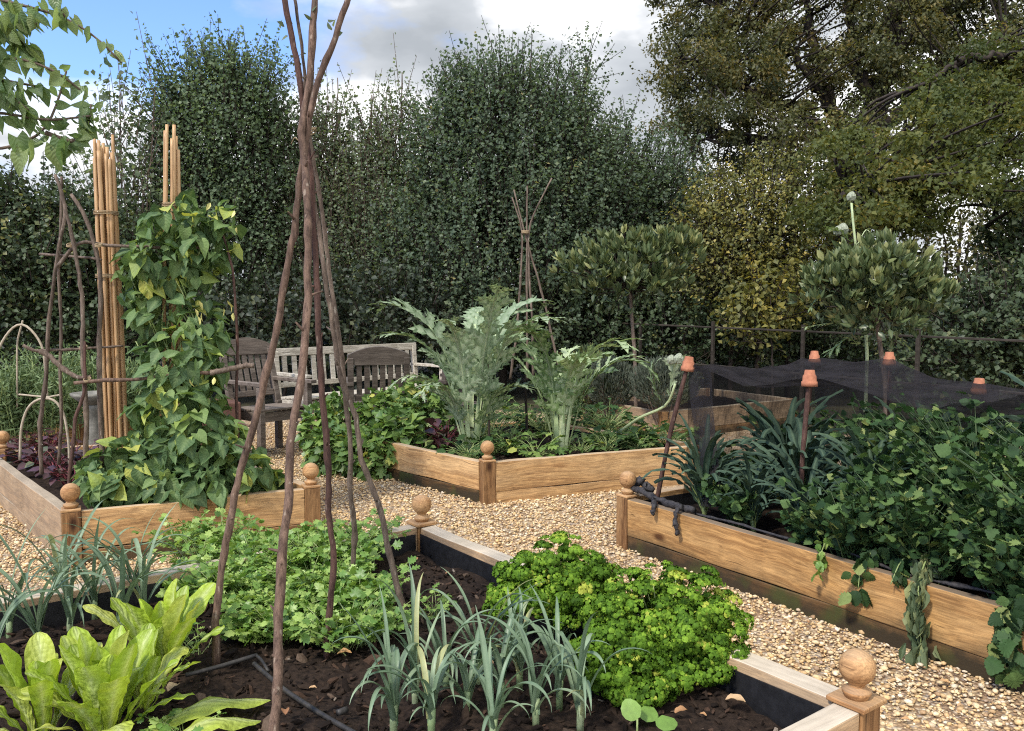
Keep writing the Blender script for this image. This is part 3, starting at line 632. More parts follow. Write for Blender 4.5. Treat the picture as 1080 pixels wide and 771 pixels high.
for pix, py, Yt, r0, r1, mm in poles:
    mb = MB(); wv = stick(mb, pix, ybase(pix[0][0], py), Yt, r0, r1, 60, 10)
    for q in RNG.choice(np.arange(4, 54), 9, replace=False):        # stubs of cut side twigs
        dv = unit(RNG.normal(size=3) * [1, 1, .3] + [0, 0, .8]); tube(mb, [wv[q], wv[q] + dv * r0 * 1.3, wv[q] + dv * r0 * RNG.uniform(1.5, 4.2)], [r0 * .55, r0 * .34, r0 * .2], 6)
    mb.build('pole', M[mm], wig, wig.location)
mb = MB()
for k in range(3):
    tt = np.linspace(0, 2 * PI, 22); c = D(324.5, 135 + k * 1.6, 2.71)
    tube(mb, np.stack([c[0] + .026 * np.cos(tt), c[1] + .026 * np.sin(tt), c[2] + .006 * np.sin(tt * 2 + k)], 1), .0020, 5)
tube(mb, smooth_path([D(322, 146, 2.67), D(316, 150, 2.66), D(311, 144, 2.66), D(307, 152, 2.67)], 12), .002, 4)
mb.build('tie', M['twine'], wig, wig.location)
# young shoots left on the poles
mb = MB(); pos = np.array([D(*a) for a in [(300, 28, 2.72), (303, 22, 2.72), (296, 30, 2.72), (330, 12, 2.72), (352, 22, 2.70), (350, 32, 2.7), (352, 28, 2.7), (329, 20, 2.72), (354, 36, 2.7), (304, 38, 2.72)]])
scatter(mb, T_oval(.33), pos, rvec(len(pos)) + [0, 0, .4], rvec(len(pos)), .03, RNG.random(len(pos)))
mb.build('foliage', M['tree_b'], wig, wig.location)

# ------------------------------------------------------------------ bamboo cane bundles and the stick frame of the left bed
def bundle(label, top, bot, Y, n, wtop, wbot, zbase=.2, bands=()):
    b = D(bot[0], bot[1], Y); base = np.array([b[0], b[1], zbase])
    root = thing('cane_bundle', label, 'bamboo canes', base, 0, 'bundles of bamboo canes')
    t0 = D(top[0], top[1], Y)
    for k in range(n):
        a = 2 * PI * k / n + RNG.random() * .5; rr = .35 + .65 * RNG.random()
        p0 = base + np.array([wbot * rr * math.cos(a), wbot * .6 * rr * math.sin(a), -.05])
        p1 = t0 + np.array([wtop * math.cos(a), wtop * math.sin(a), RNG.uniform(-.10, .06)])
        path = smooth_path([p0, (p0 + p1) / 2 + RNG.normal(0, .006, 3), p1], 40); r = RNG.uniform(.0085, .012)
        rad = np.full(40, r); rad[4 + k % 4::9] *= 1.22
        mb = MB(); tube(mb, path, rad, 8, rnd=RNG.random()); mb.build('cane', M['bamboo'], root, base)
    for f in bands:
        c = base + (t0 - base) * f; rr = wtop + (wbot - wtop) * (1 - f) * .55 + .012; tt = np.linspace(0, 2 * PI, 20); mb = MB()
        for q in range(3): tube(mb, np.stack([c[0] + rr * np.cos(tt), c[1] + rr * np.sin(tt), np.full(20, c[2] + q * .008)], 1), .003, 5)
        mb.build('tie', M['twine'], root, base)
bundle('tall bundle of bare tan bamboo canes left of the climbing bean', (109, 152), (122, 480), 4.95, 15, .050, .085, bands=(.62, .8))
bundle('bundle of bamboo canes whose tops rise out of the bean leaves', (181, 140), (180, 490), 4.85, 8, .034, .07, bands=(.8,))
fb = D(80, 480, 4.65)
fr = thing('stick_frame', 'rustic frame of dark twisted sticks lashed with horizontal rods, in the left bed', 'stick frame', (fb[0], fb[1], .2))
for pix, Y0, Y1, r0, r1, mm in [
        ([(44, 500), (42, 440), (52, 340), (62, 260), (72, 225), (58, 184)], 4.75, 4.7, .013, .009, 'bark_mid'),
        ([(62, 490), (63, 400), (62, 300), (64, 240), (65, 186)], 4.85, 4.85, .010, .007, 'bark_mid'),
        ([(88, 520), (92, 450), (90, 380), (88, 320), (76, 265), (68, 215)], 4.5, 4.55, .015, .009, 'bark_mid'),
        ([(108, 510), (107, 430), (105, 350), (103, 280), (100, 255), (84, 212), (75, 205)], 4.6, 4.6, .017, .010, 'bark_mid'),
        ([(72, 520), (80, 450), (88, 400), (89, 360)], 4.4, 4.5, .010, .008, 'bark_red'),
        ([(252, 500), (252, 430), (250, 360), (244, 290), (233, 240)], 4.75, 4.8, .010, .006, 'bark_red')]:
    mb = MB(); stick(mb, pix, Y0, Y1, r0, r1, 30, 7); mb.build('upright', M[mm], fr, fr.location)
for pix, Y0, Y1, r0, r1, mm in [
        ([(60, 282), (78, 260), (88, 256), (104, 258), (150, 260), (212, 261)], 4.55, 4.75, .011, .007, 'bark_mid'),
        ([(42, 268), (70, 269), (107, 274)], 4.8, 4.6, .008, .006, 'bark_mid'),
        ([(24, 364), (40, 371), (60, 368), (100, 366), (130, 365)], 4.7, 4.9, .010, .006, 'bark_mid'),
        ([(42, 370), (62, 388), (82, 396), (96, 397)], 4.5, 4.5, .015, .012, 'bark_mid'),
        ([(78, 404), (110, 401), (160, 398), (232, 393)], 4.45, 4.6, .011, .009, 'bark'),
        ([(222, 393), (268, 386)], 4.58, 4.62, .016, .015, 'bark_mid')]:
    mb = MB(); stick(mb, pix, Y0, Y1, r0, r1, 24, 7); mb.build('crossbar', M[mm], fr, fr.location)
for px, py, Y in [(92, 400, 4.47), (104, 258, 4.57), (88, 366, 4.55), (74, 258, 4.57)]:
    mb = MB(); c = D(px, py, Y); tt = np.linspace(0, 2 * PI, 14)
    for q in range(3): tube(mb, np.stack([c[0] + .018 * np.cos(tt), c[1] + .018 * np.sin(tt), c[2] + (q - 1.5) * .004 + .008 * np.sin(tt)], 1), .0028, 5)
    mb.build('lashing', M['twine'], fr, fr.location)

# a few leaf scraps blown onto the gravel
# ------------------------------------------------------------------ foliage helpers
def in_ell(n, shell=.0):
    o = rvec(n); r = RNG.random(n) ** (1 / 3.0); r = shell + (1 - shell) * r
    return o * r[:, None], o
def leafblob(mb, c, rad, n, size, tpl, shell=.55, down=.5, out=.6, jit=.6, nup=.7, rnd=(0, 1), wid=1.0, zmin=None):
    p, o = in_ell(n, shell); pos = np.asarray(c) + p * np.asarray(rad)
    if zmin is not None:
        k = pos[:, 2] > zmin; pos = pos[k]; o = o[k]; n = len(pos)
    yd = o * out + np.array([0, 0, -down]) + rvec(n) * jit; nd = o * .7 + np.array([0, 0, nup]) + rvec(n) * .45
    lo = np.clip(o[:, 2], -1, 1)
    r = np.clip(RNG.uniform(rnd[0], rnd[1], n) ** 1.2, 0, 1)
    scatter(mb, tpl, pos, yd, nd, size * RNG.uniform(.6, 1.25, n), r, wid=wid)
def pblob(px, py, rx, ry, Y, dr=None):
    return D(px, py, Y), np.array([pxs(rx, Y), dr if dr else pxs(rx, Y) * .8, pxs(ry, Y)])

# ------------------------------------------------------------------ climbing bean
bb = D(185, 520, 4.75)
bean = thing('climbing_bean', 'big leafy climbing bean plant scrambling over the canes in the left bed', 'bean plant', (bb[0], bb[1], .2))
mb = MB(); TH = T_heart(); TH2 = T_heart(.46, .5, .34)
for px, py, rx, ry, Y, dr, n in [(186, 238, 38, 26, 4.8, .2, 50), (172, 275, 42, 34, 4.8, .22, 80), (210, 262, 28, 40, 4.8, .2, 55), (172, 322, 34, 26, 4.8, .2, 34), (150, 300, 20, 40, 4.8, .16, 24), (212, 350, 20, 42, 4.75, .18, 34),
                                 (190, 385, 46, 40, 4.7, .22, 80), (225, 370, 18, 34, 4.75, .14, 22), (185, 430, 52, 34, 4.65, .24, 90), (210, 462, 50, 32, 4.6, .26, 90),
                                 (160, 488, 62, 34, 4.55, .28, 120), (240, 492, 48, 24, 4.55, .24, 80), (130, 512, 38, 20, 4.4, .2, 60), (200, 508, 70, 18, 4.45, .22, 110), (272, 508, 24, 12, 4.65, .12, 26), (238, 240, 12, 26, 4.85, .1, 14), (110, 500, 24, 24, 4.5, .18, 30)]:
    c, r = pblob(px, py, rx, ry, Y, dr); leafblob(mb, c, r * np.array([.93, 1, 1.02]), int(n * .95), .095, TH, .35, .7, .6, .6, .6, (.0, 1.0), zmin=.16, wid=RNG.uniform(.85, 1.05))
    leafblob(mb, c, r * np.array([.97, 1, 1.05]), int(n * .75), .075, TH2, .3, .5, .7, .9, .4, (.2, 1.0), zmin=.16, wid=.9)
mb.build('foliage', M['bean'], bean, bean.location)
mb = MB()
for k in range(16):
    a = RNG.uniform(0, 6.28); x0 = RNG.uniform(150, 215)
    pts = [D(x0 + 14 * math.sin(q * 1.4 + a), 520 - q * 32, 4.75 + .05 * math.cos(q * 1.4 + a)) for q in range(RNG.integers(6, 10))]
    tube(mb, smooth_path(pts, 40), .0035, 5, rnd=RNG.random())
mb.build('stem', M['stalk'], bean, bean.location)
mb = MB(); pos = np.array([D(*a) for a in [(210, 318, 4.6), (206, 326, 4.58), (213, 330, 4.6), (209, 334, 4.6), (236, 325, 4.7), (243, 322, 4.7), (226, 398, 4.5), (200, 400, 4.45), (246, 330, 4.7), (240, 317, 4.7), (222, 214, 4.7), (247, 222, 4.75), (250, 240, 4.75)]])
scatter(mb, T_oval(.22, .1), pos, rvec(len(pos)) * .6 + [0, 0, -1], rvec(len(pos)), .05, RNG.random(len(pos)))
mb.build('pods', M['pod'], bean, bean.location)

# ------------------------------------------------------------------ leeks
def make_leek(name, loc, label, group, h=.42, nl=7, fan=None, seed=0, spread=1.0):
    root = thing(name, label, 'leek', loc, 0, group); fan = RNG.uniform(0, PI) if fan is None else fan
    mb = MB(); tube(mb, np.array([[0, 0, -.03], [0, 0, .03], [0.003, 0, .07]]) + np.asarray(loc), [.0105, .010, .009], 9, rnd=RNG.random()); mb.build('stem', M['leek_stem'], root, loc)
    mb = MB()
    for k in range(nl):
        s = 1 if k % 2 else -1; az = fan + (0 if s > 0 else PI) + RNG.normal(0, .5); lv = k / nl
        p = np.asarray(loc) + np.array([RNG.normal(0, .003), RNG.normal(0, .003), .012 + .05 * lv]); L = h * RNG.uniform(.7, 1.25) * (.85 + .3 * lv)
        path = arch(p, az, RNG.uniform(1.1, 1.5), RNG.uniform(-1.9, -.2) * spread if lv < .75 else RNG.uniform(-.4, 1.0), L, 20, RNG.uniform(1.5, 2.8), RNG.normal(0, .55))
        t = np.linspace(0, 1, 20); w = RNG.uniform(.0048, .0085) * np.clip(1.15 - .25 * t, 0, 1) * np.clip((1.0 - t) / .3, .04, 1) ** .8
        side = np.array([math.cos(az), math.sin(az), .15])
        blade(mb, path, w, up=np.array([math.cos(az) * -.3, math.sin(az) * -.3, 1.0]), cols=3, cup=.55, rnd=np.clip(RNG.normal(.5, .28), 0, 1))
    mb.build('foliage', M['leek'], root, loc); return root
lk = [(415, 771, 'pale standing leek nearest the hazel pole, cut by the frame edge'), (438, 742, 'leek with a long leaf arching left over the bare soil'), (455, 775, 'front leek in the middle clump, its blade bent flat to the right'), (470, 730, 'leek in the thick of the middle clump'), (492, 755, 'leek at the front of the middle clump'),
      (505, 722, 'leek at the back of the middle clump with upright blades'), (528, 745, 'leek in the right half of the middle clump'), (548, 722, 'tall thin leek standing just left of the parsley'), (565, 762, 'thick short leek in front of the parsley'), (590, 740, 'leek whose tips reach into the curly parsley'), (520, 785, 'leek at the lower frame edge below the middle clump'), (612, 765, 'thin leek at the right end of the middle clump')]
for i, (px, py, lb) in enumerate(lk):
    make_leek('leek', P(px, py, .175), lb, 'leeks in the middle of the front bed', RNG.uniform(.21, .29), RNG.integers(11, 16), spread=1.0)
lk2 = [(10, 676, 'leek at the left frame edge with pale broad blades'), (42, 690, 'leek behind the lettuce, second from the left edge'), (74, 668, 'leek in front of the ball finial of the left bed'), (100, 650, 'leek with drooping blades below the ball finial'), (128, 668, 'leek between the drooping ones and the upright lettuce'), (152, 655, 'upright dark leek at the right end of the left clump'), (-8, 720, 'leek cut by the left frame edge'), (64, 640, 'leek against the back board of the front bed'), (140, 640, 'leek whose curled tip rises above the left bed board')]
for px, py, lb in lk2:
    make_leek('leek', P(px, py, .175), lb, 'leeks at the left of the front bed', RNG.uniform(.32, .40), RNG.integers(10, 14))

# ------------------------------------------------------------------ lettuces
def lettuce(label, loc, n, h, sprawl=1.0):
    root = thing('lettuce', label, 'lettuce', loc, 0, 'romaine lettuces'); mb = MB(); loc = np.asarray(loc)
    for k in range(n):
        f = k / n; az = k * 2.4 + RNG.normal(0, .3); e0 = 1.52 - .72 * f ** 1.3 + RNG.normal(0, .06); e1 = e0 - RNG.uniform(.0, .35) - sprawl * 1.1 * f ** 2.2
        L = h * RNG.uniform(.8, 1.15) * (1 - .25 * (f < .2)); path = arch(loc + np.array([(.01 + .03 * f) * math.cos(az), (.01 + .03 * f) * math.sin(az), .0]), az, e0, e1, L, 22, 1.9, RNG.normal(0, .25))
        t = np.linspace(0, 1, 22); w = h * RNG.uniform(.095, .14) * (.30 + .95 * np.sin(np.clip(t, 0, 1) ** 1.5 * PI * .66)) * np.sqrt(np.clip(1 - t ** 7, .0, 1)); w[-1] = h * .02
        blade(mb, path, w, up=np.array([-math.cos(az), -math.sin(az), .4]), cols=11, cup=.75 - .9 * f, ruffle=.09 + .10 * f, rf=RNG.uniform(3, 6), rnd=np.clip(RNG.normal(.5, .25) + .2 * f, 0, 1))
    mb.build('foliage', M['lettuce'], root, loc)
    return root
lettuce('big yellow green lettuce at the lower left corner with sprawling outer leaves', P(112, 775, .18), 32, .27)
lettuce('upright pale lettuce between the leeks and the first pole', P(172, 708, .18), 15, .26, .8)
lettuce('lettuce half cut by the left frame edge at the bottom', P(45, 775, .18), 16, .25)
lettuce('smaller lettuce in front of the upright one, its leaf tips bent over', P(150, 745, .18), 12, .19, 1.3)
# two flopped leaves on the soil
mb = MB(); lo = P(170, 775, .19)
for a, b, L, w in [((150, 772), (285, 738), .3, .04), ((165, 790), (275, 760), .28, .04)]:
    p0, p1 = P(*a, .20), P(*b, .195); path = smooth_path([p0, (p0 + p1) / 2 + [0, 0, .045], p1], 14); t = np.linspace(0, 1, 14)
    blade(mb, path, w * np.sin(np.clip(t * .9 + .1, 0, 1) * PI) ** .6 + .004, cols=7, cup=-.3, ruffle=.1, rf=3, rnd=.75)
tag(mb.build('flopped_lettuce_leaf', M['lettuce'], None, lo), 'pair of pale lettuce leaves flopped onto the soil beside the hazel pole', 'lettuce leaves')

# ------------------------------------------------------------------ flat leaf celery patch under the wigwam
def herb_plant(mbl, mbs, base, h, spread, n, tpl, size, col=(0, 1), nj=.6, upr=.0, levels=((6, 1.0), (5, .8))):
    base = np.asarray(base); TP = []; TD = []; SZ = []
    for k in range(n):
        az = RNG.uniform(0, 2 * PI); rr = RNG.random() ** .6
        path = arch(base + np.array([RNG.normal(0, .015), RNG.normal(0, .015), -.02]), az, 1.52 - (.7 - .4 * upr) * rr, .55 + .6 * upr - (.5 + .2 * upr) * rr, h * RNG.uniform(.6, 1.2) * (1 + .35 * rr * spread), 7, 1.3)
        tube(mbs, path, np.linspace(.0030, .0014, 7) * (h / .2) ** .5, 4, rnd=RNG.random(), cap=False)
        d = unit(path[-1] - path[-2])
        for q, f in levels:
            side = unit(np.cross(d, [0, 0, 1.0]) + RNG.normal(0, .25, 3))
            for a in (-1, 0, 1):
                if q < 6 and a == 0: continue
                TP.append(path[q] + side * a * size * .15 * f); TD.append(unit(d * (1 if a == 0 else .45) + side * a * .9 + np.array([0, 0, -.1]))); SZ.append(f)
    TP = np.array(TP); TD = np.array(TD); m = len(TP)
    scatter(mbl, tpl, TP, TD + rvec(m) * .35, np.array([0, 0, 1.0]) + rvec(m) * nj, size * np.array(SZ) * RNG.uniform(.55, 1.25, m), np.clip(RNG.uniform(col[0], col[1], m), 0, 1))
TL = T_lobed(); TR = T_round()
hp = [(px, py) for py in (590, 612, 634, 656, 676) for px in range(205, 392, 26)]
hi = 0
hl = {0: 'leaf celery plant by the first wigwam pole', 1: 'leaf celery plant in the middle of the green patch'}
for px, py in hp:
    px += RNG.normal(0, 6); py += RNG.normal(0, 5)
    if py > 640 and (px < 250 or px > 400): continue
    if px > 395 and (py < 615 or RNG.random() < .5): continue
    loc = P(px, py, .17); root = thing('leaf_celery', 'bright green flat leaved herb packed with its like under the wigwam', 'herb', loc, 0, 'flat leaved herbs under the wigwam')
    ml, ms = MB(), MB(); herb_plant(ml, ms, loc, RNG.uniform(.09, .17) + .03 * (py < 622), .8, 44, TL, RNG.uniform(.028, .038), upr=.35, nj=.75, levels=((6, 1.0), (5, .85), (4, .7))); ml.build('foliage', M['herb'], root, loc); ms.build('stem', M['stalk'], root, loc)
for px, py, lb in [(455, 650, 'small grassy herb at the right of the green patch, by the pole foot'), (205, 690, 'small straggly weed beside the upright lettuce'), (190, 780, 'low green seedling at the lower edge below the flopped leaves')]:
    loc = P(px, py, .175); root = thing('small_herb', lb, 'herb', loc); ml, ms = MB(), MB(); herb_plant(ml, ms, loc, .10, .8, 16, TL, .022); ml.build('foliage', M['herb'], root, loc); ms.build('stem', M['stalk'], root, loc)

# ------------------------------------------------------------------ curly parsley
TF = T_ruffle()
def parsley(label, base, blobs, nheads):
    root = thing('curly_parsley', label, 'parsley', base, 0, 'curly parsley plants'); mb = MB(); ms = MB(); base = np.asarray(base)
    tot = sum(r[0] * r[2] for c, r in blobs)
    for c, r in [b for q in blobs for b in (q, (q[0] - [0, 0, .01], q[1] * .84), (q[0] - [0, 0, .02], q[1] * .62))]:
        nh = int(nheads * .95 * r[0] * r[2] / tot); o = rvec(nh); o[:, 2] = np.abs(o[:, 2]) * 1.0 - .3; o = unit(o)
        hc = c + o * r * RNG.uniform(.78, 1.12, (nh, 1))
        k = hc[:, 2] > .17; hc = hc[k]; o = o[k]
        for h, oo in zip(hc, o):
            R = RNG.uniform(.022, .040); m = RNG.integers(34, 48); d = rvec(m) + oo * .75 + np.array([0, 0, .5]); d = unit(d)
            pos = h + d * R * np.array([1, 1, .75]) * RNG.uniform(.7, 1.05, (m, 1)); hr = RNG.normal(.45, .17) + (.5 if RNG.random() < .03 else 0)
            # template faces +Z: the normal points along d
            scatter(mb, TF, pos, np.cross(d, rvec(m)), d + rvec(m) * .5, R * RNG.uniform(.14, .25, m), np.clip(hr + RNG.normal(0, .2, m), 0, 1))
            if RNG.random() < .12:
                tube(ms, smooth_path([base + RNG.normal(0, .02, 3) * [1, 1, 0], (base + h) / 2 + [0, 0, .04], h], 7), .0022, 4, rnd=RNG.random(), cap=False)
    mb.build('foliage', M['parsley'], root, base); ms.build('stem', M['stalk'], root, base)
p1 = P(592, 668, .175); p2 = P(700, 715, .175)
Y1, Y2 = p1[1], p2[1]
parsley('curly parsley clump nearest the far corner post, partly behind the leeks', p1, [pblob(590, 612, 58, 42, Y1, .13), pblob(560, 632, 40, 32, Y1 - .05, .1), pblob(615, 640, 36, 44, Y1 - .06, .1)], 210)
parsley('larger curly parsley clump by the near right board with some yellow sprigs', p2, [pblob(700, 650, 74, 52, Y2 + .08, .17), pblob(722, 682, 56, 46, Y2, .14), pblob(655, 680, 36, 38, Y2 - .05, .1), pblob(745, 700, 34, 26, Y2, .09), pblob(672, 722, 30, 26, Y2 - .16, .07), pblob(640, 705, 34, 34, Y2 - .08, .09)], 330)
# a round leaf seedling at the very bottom
sl = P(672, 778, .17); root = thing('seedling', 'round leaved green seedling at the bottom edge in front of the parsley', 'seedling', sl); mb = MB()
tpl = T_round(); scatter(mb, tpl, np.array([sl + [-.005, 0, .05], sl + [.05, -.01, .04], sl + [.03, .03, .03]]), np.array([[-.3, .35, .6], [.8, .1, .15], [.2, .6, .3]]), np.array([[0, -1, .8], [0, -.3, 1], [0, -.6, 1.0]]), .055, np.array([.55, .35, .4])); mb.build('foliage', M['herb'], root, sl)
mb = MB(); tube(mb, [sl + [0, 0, -.02], sl + [0, 0, .05]], .003, 5); mb.build('stem', M['stalk'], root, sl)

# ------------------------------------------------------------------ drip hose and fallen leaves
hz = thing('drip_hose', 'black irrigation hose bent across the soil under the poles', 'hose', P(300, 715, .19)); 
for pix in ([(196, 712), (235, 702), (271, 691)], [(268, 700), (300, 728), (345, 757), (395, 785)]):
    mb = MB(); tube(mb, smooth_path([P(a, b, .207) for a, b in pix], 16), .0072, 8); mb.build('pipe', M['hose'], hz, hz.location)
mb = MB(); tube(mb, smooth_path([P(270, 691, .208), P(276, 696, .212), P(283, 708, .2)], 8), .0052, 7); mb.build('connector', M['hose'], hz, hz.location)
mb = MB(); tube(mb, smooth_path([P(356, 752, .214), P(366, 748, .214)], 4), .009, 8); mb.build('clip', M['hose'], hz, hz.location)
TO = T_oval(.32, .18, .1)
def dropped(label, px, py, size, rnd, z=.205, az=None, name='fallen_leaf'):
    p = P(px, py, z); a = RNG.uniform(0, 6.28) if az is None else az; mb = MB()
    path = arch(p, a, .45, -.5, size, 8, 1.0); t = np.linspace(0, 1, 8)
    blade(mb, path, size * .32 * np.sin(np.clip(t * .92 + .06, 0, 1) * PI) ** .8, cols=5, cup=.45, ruffle=.12, rf=2, rnd=rnd)
    tag(mb.build(name, M['litter'], None, p), label, 'fallen leaf', 'fallen leaves on the soil')
dropped('curled tan leaf on the soil by the near right board', 786, 741, .055, .85, az=2.9)
dropped('brown strip of leaf behind the curled tan one', 826, 734, .05, .05, az=2.5)
dropped('orange leaf caught against the thin red pole', 356, 690, .045, .55, .21, az=0.1)
dropped('small tan leaf right of the black hose', 326, 726, .022, .75)
dropped('red brown leaf at the foot of the front pole', 301, 748, .035, .1)
dropped('dry straw coloured leaf under the upright lettuce', 188, 722, .05, 1.0, az=4.5)
dropped('brown leaf beside the seedling at the bottom edge', 712, 752, .04, .3)
for px, py in [(520, 700), (440, 590), (470, 605), (395, 700), (745, 755)]:
    dropped('small dry leaf scrap lying on the dark soil', px, py, .02, RNG.random())

for px, py in [(690, 548), (560, 560), (480, 528), (610, 540), (820, 640), (900, 690), (990, 720), (380, 520), (300, 470), (20, 520), (850, 655), (1010, 745), (960, 760), (545, 545)]:
    dropped('small dry leaf scrap blown onto the gravel path', px, py, RNG.uniform(.022, .04), RNG.random() * .8, .022)
# ------------------------------------------------------------------ cardoons in the middle bed
def pinnate(mbl, mbr, path, wmax, rnd, nl=13, up=None, f0=.2):
    nl = max(6, int(nl * .55))
    n = len(path); t = np.linspace(0, 1, n); T = unit(np.gradient(path, axis=0))
    blade(mbr, path, .017 * (1.12 - t) + .002, cols=3, cup=.5, rnd=rnd)
    blade(mbl, path[n // 4:], (wmax * .13 * np.sin(np.linspace(.3, 3.0, n - n // 4))), cols=5, cup=.3, ruffle=.12, rf=4, rnd=rnd)
    for k in range(nl):
        f = f0 + (.98 - f0) * k / (nl - 1); i = min(n - 2, int(f * (n - 1))); p = path[i] + (path[i + 1] - path[i]) * (f * (n - 1) - i); d = T[i]
        s = np.cross(d, [0, 0, 1.0]); s = unit(s) if np.linalg.norm(s) > .1 else np.array([1.0, 0, 0]); nn = np.cross(s, d)
        L = wmax * (.40 + .8 * math.sin(min(1, f * 1.05) * PI * .88)) * RNG.uniform(.65, 1.3)
        if f > .93: L *= .7
        for sg in (-1, 1):
            dd = unit(s * sg * .75 + d * (.6 + .6 * f) - nn * RNG.uniform(-.45, .35) + rvec(1)[0] * .22); m = 6
            q = np.array([p + dd * L * u - np.array([0, 0, .22 * L * u * u]) for u in np.linspace(0, 1, m)])
            u = np.linspace(0, 1, m); w = L * .165 * np.array([.8, 1.2, .75, 1.0, .45, .03])
            blade(mbl, q, w, up=nn, cols=3, cup=.25, ruffle=.12, rf=2, rnd=np.clip(rnd + RNG.normal(0, .14), 0, 1))
            for uu in (.35, .65):     # jagged side points
                pp = p + dd * L * uu - np.array([0, 0, .22 * L * uu * uu]); side = unit(np.cross(dd, nn))
                for s2 in (-1, 1):
                    e = unit(side * s2 + dd * .8); q2 = np.array([pp, pp + e * L * .16, pp + e * L * .3]); blade(mbl, q2, np.array([.06, .05, .004]) * L, up=nn, cols=3, cup=.1, rnd=np.clip(rnd + RNG.normal(0, .14), 0, 1), rib=False)
def cardoon(name, label, base, specs, mat, buds=(), group=None, wm=.16):
    root = thing(name, label, 'cardoon', base, 0, group); ml, mr = MB(), MB(); base = np.asarray(base)
    for az, e0, e1, L, tw in specs:
        path = arch(base + np.array([.05 * math.cos(az), .05 * math.sin(az), 0]), az, e0, e1, L, 22, 2.7, tw)
        pinnate(ml, mr, path, wm * (L / 1.1) ** .5, np.clip(RNG.normal(.5, .25), 0, 1), int(10 + L * 7), f0=.32)
    ml.build('foliage', M[mat], root, base); mr.build('stalk', M['rib'], root, base)
    return root
cb = P(497, 478, .2)
sp = [(a, 1.50 - RNG.uniform(0, .14), RNG.uniform(-.8, .5), RNG.uniform(1.2, 1.6), RNG.normal(0, .35)) for a in (3.2, .2, 4.4, 1.6, 2.6, 5.4, 5.9, .9)] + [(a, 1.34 - RNG.uniform(0, .2), RNG.uniform(-1.3, -.6), RNG.uniform(.8, 1.1), RNG.normal(0, .35)) for a in (3.4, 4.0, 5.3, .3)]
cardoon('cardoon', 'tall silvery cardoon with arching toothed leaves beside the dark stake', cb, sp, 'cardoon')
cb2 = P(592, 478, .2)
sp = [(a, 1.50 - RNG.uniform(0, .16), RNG.uniform(-1.0, .1), RNG.uniform(.9, 1.25), RNG.normal(0, .35)) for a in (-.05, 3.1, 4.0, 5.5, 1.5, .6, 2.4, 4.9)] + [(-.12, 1.35, -1.6, 1.15, 0)]
cardoon('cardoon', 'shorter greener cardoon with pale stalks and one leaf arching over to the right', cb2, sp, 'cardoon_dk')
for px, py, top, lb, r in [(516, 478, 318, 'thin dark stake standing in front of the tall cardoon', .009), (556, 470, 400, 'short black stake between the two cardoons', .012)]:
    b = P(px, py, .2); t_ = D(px - 3, top, b[1]); mb = MB(); tube(mb, smooth_path([b - [0, 0, .05], (b + t_) / 2 + [.006, 0, 0], t_], 14), np.linspace(r, r * .8, 14), 7, lump=.06)
    tag(mb.build('stake', M['bark_dark'], None, b), lb, 'stake', 'stakes in the middle bed')
# distant tripod of sticks
tb = D(555, 350, 7.6); tri = thing('pole_tripod', 'small tripod of thin bare sticks tied together behind the cardoons', 'tripod', (tb[0], tb[1], .1))
for pix in ([(538, 400), (548, 300), (552, 245), (540, 208)], [(556, 400), (555, 300), (554, 240), (556, 196)], [(592, 400), (578, 330), (560, 265), (553, 240), (542, 200)], [(562, 400), (558, 300), (556, 240), (562, 225), (582, 188)]):
    mb = MB(); stick(mb, pix, 7.6, 7.6, .014, .007, 22, 6); mb.build('pole', M['bark_mid'], tri, tri.location)
mb = MB(); c = D(554, 246, 7.6); tt = np.linspace(0, 2 * PI, 14)
for q in range(3): tube(mb, np.stack([c[0] + .035 * np.cos(tt), c[1] + .035 * np.sin(tt), np.full(14, c[2] + q * .01)], 1), .005, 5)
mb.build('tie', M['twine'], tri, tri.location)

# low plants of the middle bed
def low_plant(name, label, cat, base, h, sp, n, size, tpl, mat, stalk='stalk', group=None, wid=1.0, down=.2):
    root = thing(name, label, cat, base, 0, group); ml, ms = MB(), MB(); base = np.asarray(base); TP, TD = [], []
    for k in range(n):
        az = RNG.uniform(0, 2 * PI); rr = RNG.random() ** .6
        path = arch(base + np.array([RNG.normal(0, .02), RNG.normal(0, .02), -.02]), az, 1.5 - .8 * rr * sp, .7 - .8 * rr, h * RNG.uniform(.6, 1.15), 7, 1.2)
        tube(ms, path, np.linspace(.0042, .002, 7), 4, rnd=RNG.random(), cap=False)
        TP.append(path[-1]); TD.append(unit(path[-1] - path[-2]) + np.array([0, 0, -down]))
    TP = np.array(TP); TD = np.array(TD); m = len(TP)
    scatter(ml, tpl, TP, TD + rvec(m) * .3, np.array([0, 0, 1.0]) + rvec(m) * .5, size * RNG.uniform(.65, 1.25, m), RNG.random(m), wid=wid)
    ml.build('foliage', M[mat], root, base); ms.build('stem', M[stalk], root, base); return root
M['redstalk'] = leaf_mat('red_leaf_stalk', [(0, (.10, .02, .03)), (1, (.22, .05, .06))], trans=.1, rough=.4)
TOV = T_oval(.34, .12, .25)
low_plant('beetroot', 'dark red beetroot clump in the left half of the middle bed', 'beetroot', P(470, 474, .2), .26, .5, 30, .13, TOV, 'beet', 'redstalk', 'beetroots in the middle bed')
low_plant('beetroot', 'small dark red beetroot nearer the left board of the middle bed', 'beetroot', P(455, 472, .2), .2, .5, 18, .11, TOV, 'beet', 'redstalk', 'beetroots in the middle bed')
